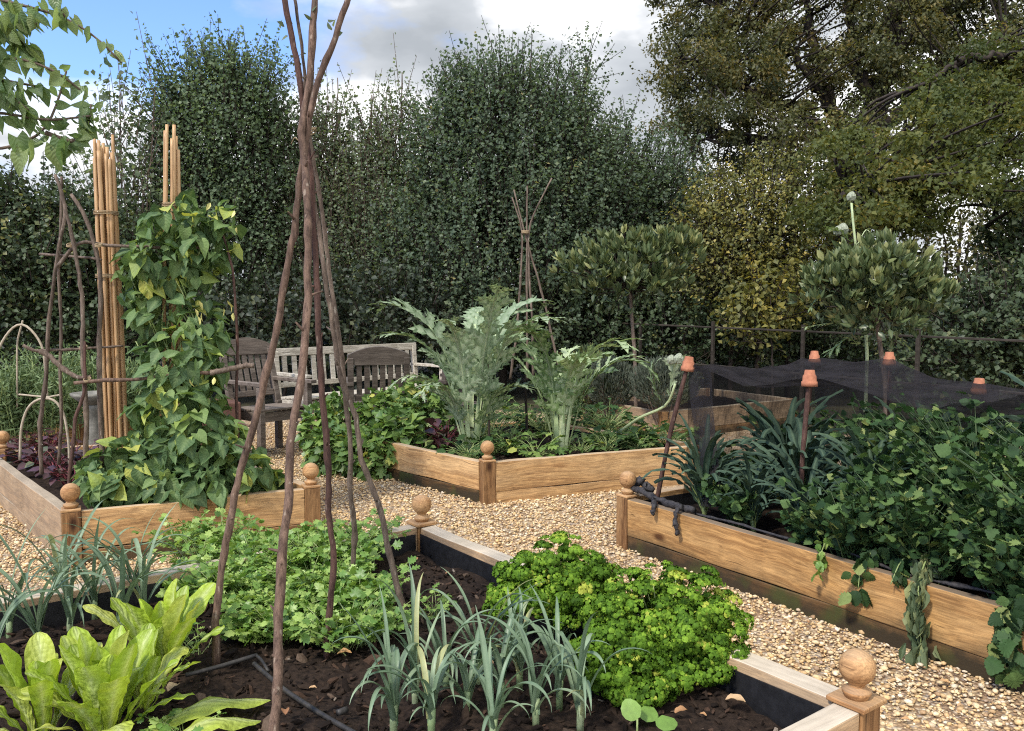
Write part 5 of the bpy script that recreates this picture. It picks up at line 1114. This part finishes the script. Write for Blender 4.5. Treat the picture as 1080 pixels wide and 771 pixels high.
# ------------------------------------------------------------------ trees and hedges
TD_ = T_diamond(.42, .14); TDs = T_diamond(.34, .14)
def crown(mb, blobs, nshoot, per, leaf, L, up=.9, out=.8, jit=.5, tpl=TD_, shell=.25, mt=None, hang=0.0):
    tot = sum(r[0] * r[2] for c, r in blobs)
    for c, r in blobs:
        n = max(1, int(nshoot * r[0] * r[2] / tot)); p, o = in_ell(n, shell)
        lump = 1 + .38 * np.array([mnoise.noise(Vector(q * 2.6 + c)) for q in o]); s = c + p * r * lump[:, None]
        d = unit(o * out + np.array([0, 0, up]) + rvec(n) * jit); ln = L * RNG.uniform(.5, 1.35, n)
        if mt is not None:
            for q in range(n):
                if RNG.random() < .5: tube(mt, [s[q] - d[q] * ln[q] * .3, s[q] + d[q] * ln[q]], [.008, .003], 3, cap=False)
        tt = np.tile((np.arange(per) + RNG.random(per)) / per, n); i = np.repeat(np.arange(n), per); m = len(i)
        pos = s[i] + d[i] * (ln[i] * tt)[:, None] + rvec(m) * leaf * .7 - np.array([0, 0, 1.0]) * (hang * tt ** 2 * ln[i])[:, None]
        sr = RNG.normal(.45, .17, n); rn = np.clip(sr[i] + RNG.normal(0, .13, m), 0, 1)
        scatter(mb, tpl, pos, d[i] * .5 + rvec(m) - np.array([0, 0, .35]), rvec(m) * .85 + np.array([0, 0, .9]) + unit(d[i] * [1, 1, .2]) * .9, leaf * RNG.uniform(.6, 1.2, m), rn)
def tree(name, label, cat, blobs, trunks, mat, nshoot, per, leaf, L, Y, bark='bark_dark', group=None, tr=.06, **kw):
    bl = [pblob(*b[:4], b[4] if len(b) > 4 else Y) for b in blobs]; base = np.array([bl[0][0][0], bl[0][0][1], 0.0])
    root = thing(name, label, cat, base, 0, group); mb, mt = MB(), MB()
    for tp in trunks:
        w = [D(a, c_, Y) for a, c_ in tp]; w[0][2] = min(w[0][2], 0.0); w = smooth_path(w, 26); w[3:-1] += RNG.normal(0, tr * .25, (22, 3)); tube(mt, w, np.linspace(tr, tr * .25, 26), 7, lump=.08)
    crown(mb, bl, nshoot, per, leaf, L, mt=mt, **kw)
    mb.build('crown', M[mat], root, base); mt.build('trunk', M[bark], root, base); return root
G1_ = 'shrubby trees along the back of the garden'
tree('hazel_tree', 'dark round leaved tree left of the hazel poles, against the blue sky', 'tree', [(235, 152, 58, 66), (197, 200, 34, 70), (266, 195, 40, 80), (230, 270, 70, 82), (206, 102, 26, 24), (260, 90, 26, 24), (186, 130, 14, 22), (232, 84, 18, 16)], [[(235, 430), (232, 300), (228, 120)], [(262, 430), (270, 280), (262, 80)], [(205, 430), (200, 280), (196, 120)]], 'tree_a', 3000, 14, .058, .6, 12.0, group=G1_, tr=.05, shell=.35, up=1.0)
tree('thin_tree', 'thin upright tree with sparse shoots right behind the hazel poles', 'tree', [(322, 232, 40, 54), (335, 285, 50, 74), (312, 180, 20, 36), (346, 172, 18, 40), (362, 215, 26, 56), (335, 140, 9, 20)], [[(325, 430), (322, 280), (318, 90)], [(350, 430), (350, 260), (356, 82)], [(338, 430), (338, 250), (340, 110)]], 'tree_b', 1200, 13, .055, .75, 12.4, 'bark_mid', group=G1_, tr=.03, up=1.7, jit=.3, shell=.1)
tree('thin_tree', 'airy pale leaved tree with spiky shoots left of the big central tree', 'tree', [(395, 240, 40, 56), (405, 290, 50, 74), (384, 180, 18, 34), (408, 178, 16, 36), (428, 176, 18, 46), (388, 136, 6, 18), (424, 116, 6, 16)], [[(395, 430), (395, 280), (392, 100)], [(420, 430), (418, 260), (424, 76)]], 'tree_b', 1200, 13, .055, .75, 12.3, 'bark_mid', group=G1_, tr=.03, up=1.7, jit=.3, shell=.1)
tree('maple_tree', 'big dense dark tree with a domed top in the centre', 'tree', [(535, 150, 66, 56), (490, 200, 56, 72), (578, 205, 66, 76), (530, 290, 122, 96), (462, 268, 46, 80), (534, 102, 40, 26), (612, 245, 56, 86), (474, 148, 22, 30), (598, 150, 24, 38), (500, 112, 22, 20)], [[(530, 430), (528, 300), (526, 90)], [(490, 430), (484, 300), (470, 150)], [(575, 430), (580, 300), (592, 140)]], 'tree_c', 6200, 15, .056, .6, 12.0, group=G1_, tr=.07, shell=.4, up=.9)
tree('maple_tree', 'lower dark tree at the right shoulder of the central one, with one tall spike', 'tree', [(655, 215, 52, 66), (690, 235, 44, 66), (640, 290, 70, 80), (612, 110, 7, 34), (618, 75, 6, 20), (710, 270, 40, 70)], [[(650, 430), (650, 300), (655, 170)], [(610, 420), (612, 220), (618, 58)]], 'tree_c', 2600, 14, .055, .6, 12.6, group=G1_, tr=.05, shell=.3, up=1.0)
tree('hazel_tree', 'yellow and green autumn tree between the central tree and the oak', 'tree', [(800, 240, 50, 46), (775, 275, 52, 58), (825, 275, 46, 56), (795, 308, 54, 44), (752, 245, 20, 40), (815, 200, 22, 26)], [[(800, 430), (798, 320), (800, 200)], [(770, 430), (772, 320), (762, 210)], [(830, 430), (834, 320), (842, 220)]], 'tree_y', 1700, 13, .052, .5, 11.2, group=G1_, tr=.04, shell=.35, up=.8)
tree('shrub', 'dark bushy shrub behind the stick frame at the left edge', 'shrub', [(40, 290, 84, 80), (-10, 270, 60, 80), (110, 310, 60, 80), (75, 255, 36, 40), (10, 245, 40, 30)], [[(40, 430), (42, 320), (40, 230)], [(100, 430), (104, 330), (110, 250)]], 'shrub', 2200, 13, .065, .45, 10.6, tr=.04, group='dark shrubs at the back', shell=.35)
tree('thin_tree', 'wispy sapling between the two bamboo bundles', 'tree', [(130, 190, 30, 60), (118, 240, 30, 60), (150, 260, 34, 60), (128, 125, 12, 34), (160, 110, 8, 40)], [[(130, 430), (130, 280), (126, 100)], [(150, 430), (152, 260), (165, 80)]], 'tree_b', 260, 9, .08, .7, 11.4, 'bark_mid', group=G1_, tr=.02, up=1.5, jit=.35, shell=.1)
# undergrowth
tree('shrub', 'dark undergrowth bush behind the pale bench', 'shrub', [(300, 350, 90, 50), (380, 345, 90, 56), (440, 340, 60, 60), (230, 355, 60, 50)], [[(300, 440), (300, 380), (302, 320)], [(400, 440), (404, 380), (400, 310)]], 'hedge', 1000, 12, .07, .35, 11.0, group='dark shrubs at the back', tr=.03, shell=.3)
tree('shrub', 'dark undergrowth bush under the yellow tree behind the fence', 'shrub', [(700, 345, 80, 46), (800, 345, 80, 46), (880, 340, 60, 50), (600, 345, 70, 50)], [[(720, 430), (722, 380), (722, 310)], [(830, 430), (828, 380), (830, 310)]], 'shrub', 1700, 12, .06, .35, 11.6, group='dark shrubs at the back', tr=.03, shell=.3)
tree('bramble_bank', 'tangled bramble bank behind the fence at the right edge', 'bramble', [(1040, 350, 70, 40), (1090, 330, 60, 46), (985, 365, 46, 30), (1120, 360, 60, 50)], [[(1040, 430), (1042, 390), (1040, 330)]], 'bramble', 1300, 11, .06, .35, 8.4, tr=.02, up=.5, hang=.4)
tree('yellow_bush', 'yellow tinged low branches hanging before the fence below the yellow tree', 'bush', [(812, 325, 30, 34), (790, 345, 22, 22)], [[(815, 430), (814, 370), (812, 310)]], 'tree_y', 120, 10, .085, .35, 10.2, tr=.02)
# grey mounds behind the middle bed
for px, py, rx, ry, Y, lb in [(700, 405, 36, 26, 8.0, 'grey leaved lavender mound right of the thin trunk'), (645, 405, 26, 26, 8.6, 'grey wispy mound left of the thin trunk'), (620, 400, 24, 34, 8.8, 'green weedy mound behind the arching cardoon leaf')]:
    c, r = pblob(px, py, rx, ry, Y); root = thing('lavender_mound', lb, 'shrub', (c[0], c[1], 0), 0, 'grey mounds behind the beds'); mb = MB(); n = 2600; p, o = in_ell(n, .4); scatter(mb, T_diamond(.16, .05), c + p * r, o * .6 + np.array([0, 0, .8]) + rvec(n) * .3, rvec(n), .055 * RNG.uniform(.6, 1.3, n), RNG.random(n)); mb.build('foliage', M['silver' if px != 620 else 'shrub'], root, root.location)
    mb = MB()
    for q in range(14): tube(mb, smooth_path([root.location, Vector(c + rvec(1)[0] * r * .7)], 6), .006, 4)
    mb.build('stem', M['bark_mid'], root, root.location)
# dense dark hedgerow far behind
mb = MB(); bl = [pblob(x, y0 + RNG.normal(0, 8), 62, 66, 15.0 + RNG.normal(0, .6), 1.2) for x in range(-60, 960, 52) for y0 in ((300, 370) if x < 700 else (330, 380))] + [pblob(x, 385, 60, 44, 15, 1.2) for x in range(950, 1200, 50)]
crown(mb, bl, 6500, 11, .12, .5, shell=.2)
tag(mb.build('hedgerow', M['hedge'], None, (0, 15, 0)), 'continuous dark hedgerow behind the trees and the fence', 'hedgerow', kind='stuff')

# ------------------------------------------------------------------ oaks
def oak(label, Y, limbs, clumps, mat, leaf, per, base_px, rcl=(.55, .3), flat=.55, drop=.0):
    b = D(base_px, 400, Y); b[2] = 0; root = thing('oak_tree', label, 'tree', b, 0, 'oaks beyond the garden'); mb = MB()
    for k, (pix, r0, r1, dy) in enumerate(limbs):
        w = np.array([D(a, c, Y + dy * i / max(1, len(pix) - 1)) for i, (a, c) in enumerate(pix)])
        if k == 0: w[0][2] = 0
        w = smooth_path(w, 34); w[2:-1] += RNG.normal(0, r1 * .7, (31, 3)); m2 = MB(); tube(m2, w, np.linspace(r0, r1, 34), 9, lump=.08)
        m2.build('trunk' if k == 0 else 'limb', M['bark_dark'], root, b)
    tw = MB(); ends = [np.array([D(a, c, Y + dy * i / max(1, len(pix) - 1)) for i, (a, c) in enumerate(pix)]) for pix, r0, r1, dy in limbs]; allp = np.concatenate([smooth_path(e, 20) for e in ends])
    for px, py, rx, ry, nn, dy in clumps:
        for q in range(int(nn * 1.0)):
            c = D(px + rx * RNG.uniform(-1, 1), py + ry * RNG.uniform(-1, 1), Y + dy + RNG.normal(0, 1.1)); R = RNG.uniform(*rcl[::-1])
            j = np.argmin(np.linalg.norm(allp - c, axis=1)); tube(tw, smooth_path([allp[j], (allp[j] + c) / 2 + RNG.normal(0, .12, 3), c], 8), np.linspace(.028, .007, 8), 4, cap=False)
            m = int(per * RNG.uniform(.5, 1.4)); p, o = in_ell(m, .1); sh = RNG.normal(.42, .2)
            # sprays: leaves strung on a few short twigs
            pos = c + p * np.array([R, R, R * flat]) - np.array([0, 0, drop]) * (np.abs(p[:, :1]) * R); kq = 5; dirs = rvec(kq) * R; ii = RNG.integers(0, kq, m // 2); pos[:m // 2] = c + dirs[ii] * RNG.random((m // 2, 1)) * 1.5 + rvec(m // 2) * .07
            scatter(mb, TDs, pos, rvec(m) - np.array([0, 0, .3]), rvec(m) * .9 + np.array([0, 0, .9]) + unit(p) * .7, leaf * RNG.uniform(.6, 1.3, m), np.clip(sh + RNG.normal(0, .15, m), 0, 1))
    mb.build('crown', M[mat], root, b); tw.build('twigs', M['bark_dark'], root, b)
oak('great dark oak filling the top right with black limbs', 17.0,
    [([(880, 420), (885, 300), (900, 170), (930, 100), (950, 20), (960, -80)], .40, .16, 1.0), ([(895, 190), (870, 140), (830, 110), (780, 90), (720, 60)], .15, .035, -1.0), ([(905, 165), (935, 130), (1000, 80), (1060, 40)], .17, .05, -1.5), ([(890, 150), (875, 110), (860, 60), (850, -20)], .15, .05, .5),
     ([(925, 110), (900, 70), (895, 10), (890, -60)], .13, .04, 1.0), ([(870, 140), (820, 150), (770, 140), (730, 150)], .09, .025, -.5), ([(940, 60), (980, 20), (1040, -20)], .1, .03, 0), ([(880, 120), (840, 60), (790, 20), (740, 0)], .1, .03, -.4), ([(910, 160), (950, 150), (1010, 140), (1080, 120)], .1, .04, -.8)],
    [(730, 40, 40, 50, 46, 0), (720, 110, 30, 30, 20, 0), (790, 40, 40, 60, 56, 0), (790, 130, 50, 36, 42, -.5), (860, 40, 60, 60, 66, 0), (870, 130, 44, 30, 26, -.5), (950, 30, 60, 60, 66, 0), (1040, 30, 70, 60, 74, 0), (1000, 100, 60, 26, 34, -.5), (760, 170, 34, 18, 12, 0), (830, 178, 50, 16, 20, 0), (1090, 90, 40, 40, 26, 0), (790, -60, 110, 50, 70, 0), (960, -70, 120, 50, 90, 0)],
    'oak', .072, 200, 885, (.50, .20))
oak('olive green oak with branches drooping in from the right edge', 11.0,
    [([(1150, 430), (1160, 250), (1150, 120), (1120, 30), (1100, -60)], .26, .10, 0), ([(1155, 170), (1080, 150), (1030, 165), (980, 205), (930, 232), (880, 240)], .12, .02, -.6), ([(1150, 130), (1060, 110), (1000, 125), (950, 150), (900, 160)], .10, .02, -.3), ([(1140, 90), (1070, 60), (1020, 60), (970, 90)], .09, .02, 0), ([(1040, 162), (1000, 160), (950, 190), (890, 200)], .05, .012, -.7), ([(1155, 200), (1100, 195), (1060, 215), (1040, 240)], .05, .015, -.3)],
    [(905, 205, 36, 26, 42, -.6), (950, 175, 44, 34, 54, -.4), (1000, 150, 40, 40, 46, -.3), (1050, 130, 44, 40, 44, -.3), (960, 225, 40, 14, 22, -.6), (890, 150, 20, 14, 12, -.4), (1030, 195, 40, 18, 16, -.4), (1080, 215, 24, 24, 14, -.3), (1060, 70, 40, 30, 30, 0), (1000, 90, 30, 20, 16, 0), (870, 225, 22, 16, 14, -.6)],
    'oak_l', .055, 190, 1150, (.38, .15), .3, .3)
for i, (px, lb, lean, Y) in enumerate([(965, 'slim dark tree trunk standing beside the rounder standard', -6, 15.5), (1008, 'slim dark forked trunk in the bright gap under the oak', 5, 16.0), (1046, 'slim dark trunk near the right frame edge under the oak', -4, 15.0)]):
    tree('slim_tree', lb, 'tree', [(px + lean, 262, 22, 26), (px, 300, 26, 26), (px + 8, 235, 20, 18)], [[(px, 400), (px + lean * .5, 310), (px + lean, 225)], [(px, 330), (px + 9, 280), (px + 16, 240)], [(px, 310), (px - 10, 270), (px - 14, 245)]], 'oak', 110, 9, .09, .4, Y, tr=.06, group='slim trees under the oak', shell=.1)
tree('shrub', 'dark shrub at the right edge above the brambles', 'shrub', [(1075, 255, 24, 44), (1085, 300, 34, 34)], [[(1080, 420), (1080, 330), (1078, 230)]], 'shrub', 330, 11, .075, .35, 10.5, group='dark shrubs at the back', tr=.03)

# ------------------------------------------------------------------ leafy branch hanging into the top left corner
nb = np.array([-2.35, 2.55, 0.0]); near = thing('lilac_tree', 'close leafy branch hanging into the top left corner', 'tree', nb)
mb = MB(); tube(mb, smooth_path([nb, nb + [-.05, .05, 1.0], nb + [.0, .1, 2.2], nb + [.1, .2, 3.0]], 24), np.linspace(.05, .025, 24), 9, lump=.06); mb.build('trunk', M['bark_mid'], near, nb)
mb, ml = MB(), MB()
br = [[(-250, -40), (-120, -30), (-20, -5), (62, 15), (100, 36), (128, 66)], [(-220, 150), (-60, 155), (10, 158), (48, 140), (62, 105), (70, 75)], [(-200, 60), (-60, 70), (20, 60), (60, 75), (85, 95)], [(-230, 110), (-80, 120), (0, 118), (50, 128), (96, 122)], [(48, 140), (75, 150), (92, 140), (96, 110)], [(-200, -60), (-40, -60), (40, -30), (70, 20)], [(-20, 20), (20, 40), (40, 62)], [(-60, 70), (0, 84), (44, 92)], [(-60, 30), (10, 20), (40, 25)], [(-40, 100), (10, 100), (30, 116)]]
TP, TDr, SZ = [], [], []
for k, pix in enumerate(br):
    w = smooth_path([D(a, b, 2.5 + .12 * math.sin(k * 2.1) + .1 * i / 5) for i, (a, b) in enumerate(pix)], 26); tube(mb, w, np.linspace(.008, .003, 26), 6, lump=.05)
    for i in range(7 if k in (0, 1, 2, 5) else 4, 26):
        for q in range(1 if RNG.random() < .4 else 2):
            if k == 1 and i < 18 and RNG.random() < .7: continue
            TP.append(w[i] + RNG.normal(0, .01, 3)); TDr.append(unit(w[min(25, i + 1)] - w[i - 1]) * .4 + RNG.normal(0, .45, 3) + np.array([0, 0, -.75]))
            SZ.append(RNG.uniform(.030, .058))
for a, b in [(18, 145), (30, 152), (24, 160), (64, 148), (70, 152), (58, 156)]:
    TP.append(D(a, b, 2.52)); TDr.append(np.array([RNG.normal(0, .2), RNG.normal(0, .2), -1.0])); SZ.append(.075)
TP = np.array(TP); m = len(TP); scatter(ml, T_heart(.40, .25, .16), TP, np.array(TDr), rvec(m) + np.array([0, -.4, .5]), np.array(SZ), RNG.random(m))
mb.build('branches', M['bark_mid'], near, nb); ml.build('foliage', M['near'], near, nb)

# ------------------------------------------------------------------ sky and light
SUN_EL, SUN_AZ = math.radians(48), math.radians(222)          # azimuth measured clockwise from +Y: behind the camera, to the left
w = bpy.data.worlds.new('World'); sc.world = w; w.use_nodes = True; nt = w.node_tree; nt.nodes.clear()
out = nt.nodes.new('ShaderNodeOutputWorld'); bg = nt.nodes.new('ShaderNodeBackground'); nt.links.new(bg.outputs[0], out.inputs[0])
sky = nt.nodes.new('ShaderNodeTexSky'); sky.sky_type = 'NISHITA'; sky.sun_disc = False; sky.sun_elevation = SUN_EL; sky.sun_rotation = SUN_AZ; sky.air_density = 1.0; sky.dust_density = .6; sky.ozone_density = 1.5
tc = nt.nodes.new('ShaderNodeTexCoord'); sp_ = nt.nodes.new('ShaderNodeSeparateXYZ'); nt.links.new(tc.outputs['Generated'], sp_.inputs[0])
mp = nt.nodes.new('ShaderNodeMapping'); mp.inputs['Scale'].default_value = (1.0, 1.0, 2.2); mp.inputs['Location'].default_value = (.35, .1, .2); nt.links.new(tc.outputs['Generated'], mp.inputs[0])
c1 = N(nt, 'ShaderNodeTexNoise'); c1.inputs['Scale'].default_value = 3.2; c1.inputs['Detail'].default_value = 8; c1.inputs['Roughness'].default_value = .55; nt.links.new(mp.outputs[0], c1.inputs[0])
c2 = N(nt, 'ShaderNodeTexNoise'); c2.inputs['Scale'].default_value = 5.0; c2.inputs['Detail'].default_value = 6; c2.inputs['Roughness'].default_value = .5; nt.links.new(mp.outputs[0], c2.inputs[0])
# more cloud to the east (right), a clear patch to the west, a white bank low down
mx = N(nt, 'ShaderNodeMapRange'); mx.inputs['From Min'].default_value = -.34; mx.inputs['From Max'].default_value = -.10; mx.inputs['To Min'].default_value = -.22; mx.inputs['To Max'].default_value = .30; nt.links.new(sp_.outputs['X'], mx.inputs[0])
mz = N(nt, 'ShaderNodeMapRange'); mz.inputs['From Min'].default_value = .16; mz.inputs['From Max'].default_value = .28; mz.inputs['To Min'].default_value = .30; mz.inputs['To Max'].default_value = .0; nt.links.new(sp_.outputs['Z'], mz.inputs[0])
a1 = N(nt, 'ShaderNodeMath', operation='ADD'); nt.links.new(c1.outputs[0], a1.inputs[0]); nt.links.new(mx.outputs[0], a1.inputs[1])
a2 = N(nt, 'ShaderNodeMath', operation='ADD'); nt.links.new(a1.outputs[0], a2.inputs[0]); nt.links.new(mz.outputs[0], a2.inputs[1])
cov = ramp(nt, a2.outputs[0], [(.44, (0, 0, 0)), (.62, (1, 1, 1))])
# cloud shade: grey bellies high up, brighter low down
b1 = N(nt, 'ShaderNodeMath', operation='MULTIPLY_ADD', i_1=.45, i_2=-.03); nt.links.new(mz.outputs[0], b1.inputs[0])
b2 = N(nt, 'ShaderNodeMath', operation='ADD'); nt.links.new(c2.outputs[0], b2.inputs[0]); nt.links.new(b1.outputs[0], b2.inputs[1])
cc = ramp(nt, b2.outputs[0], [(.34, (2.6, 2.8, 3.05)), (.50, (3.7, 3.9, 4.15)), (.64, (7.4, 7.4, 7.5))])
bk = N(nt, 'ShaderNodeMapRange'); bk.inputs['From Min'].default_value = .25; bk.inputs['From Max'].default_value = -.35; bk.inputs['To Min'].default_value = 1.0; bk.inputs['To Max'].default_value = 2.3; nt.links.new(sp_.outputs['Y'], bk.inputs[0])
sb = mixc(nt, 1.0, sky.outputs[0], (1.02, 1.2, 1.58), 'MULTIPLY')
boosted = N(nt, 'ShaderNodeVectorMath', operation='SCALE'); nt.links.new(cc.outputs[0], boosted.inputs[0]); nt.links.new(bk.outputs[0], boosted.inputs['Scale'])   # unseen clouds behind the camera, brightened to light the trees from the front
nt.links.new(mixc(nt, cov.outputs[0], sb, boosted.outputs[0]), bg.inputs[0]); bg.inputs[1].default_value = .125
sd = bpy.data.lights.new('sun', 'SUN'); sd.energy = 3.0; sd.angle = math.radians(7); sd.color = (1.0, .93, .82)
so = bpy.data.objects.new('sun', sd); COL.objects.link(so)
sv = Vector((math.sin(SUN_AZ) * math.cos(SUN_EL), math.cos(SUN_AZ) * math.cos(SUN_EL), math.sin(SUN_EL))); so.rotation_euler = sv.to_track_quat('Z', 'Y').to_euler(); so.location = (0, 0, 20)
sc.view_settings.view_transform = 'Standard'; sc.view_settings.look = 'None'; sc.view_settings.gamma = 1.0; sc.view_settings.exposure = .62; sc.view_settings.use_curve_mapping = False
sc.render.engine = 'CYCLES'; sc.cycles.max_bounces = 6; sc.cycles.transparent_max_bounces = 12; sc.cycles.use_denoising = False; sc.cycles.filter_width = 1.1; sc.cycles.sample_clamp_indirect = 4.0
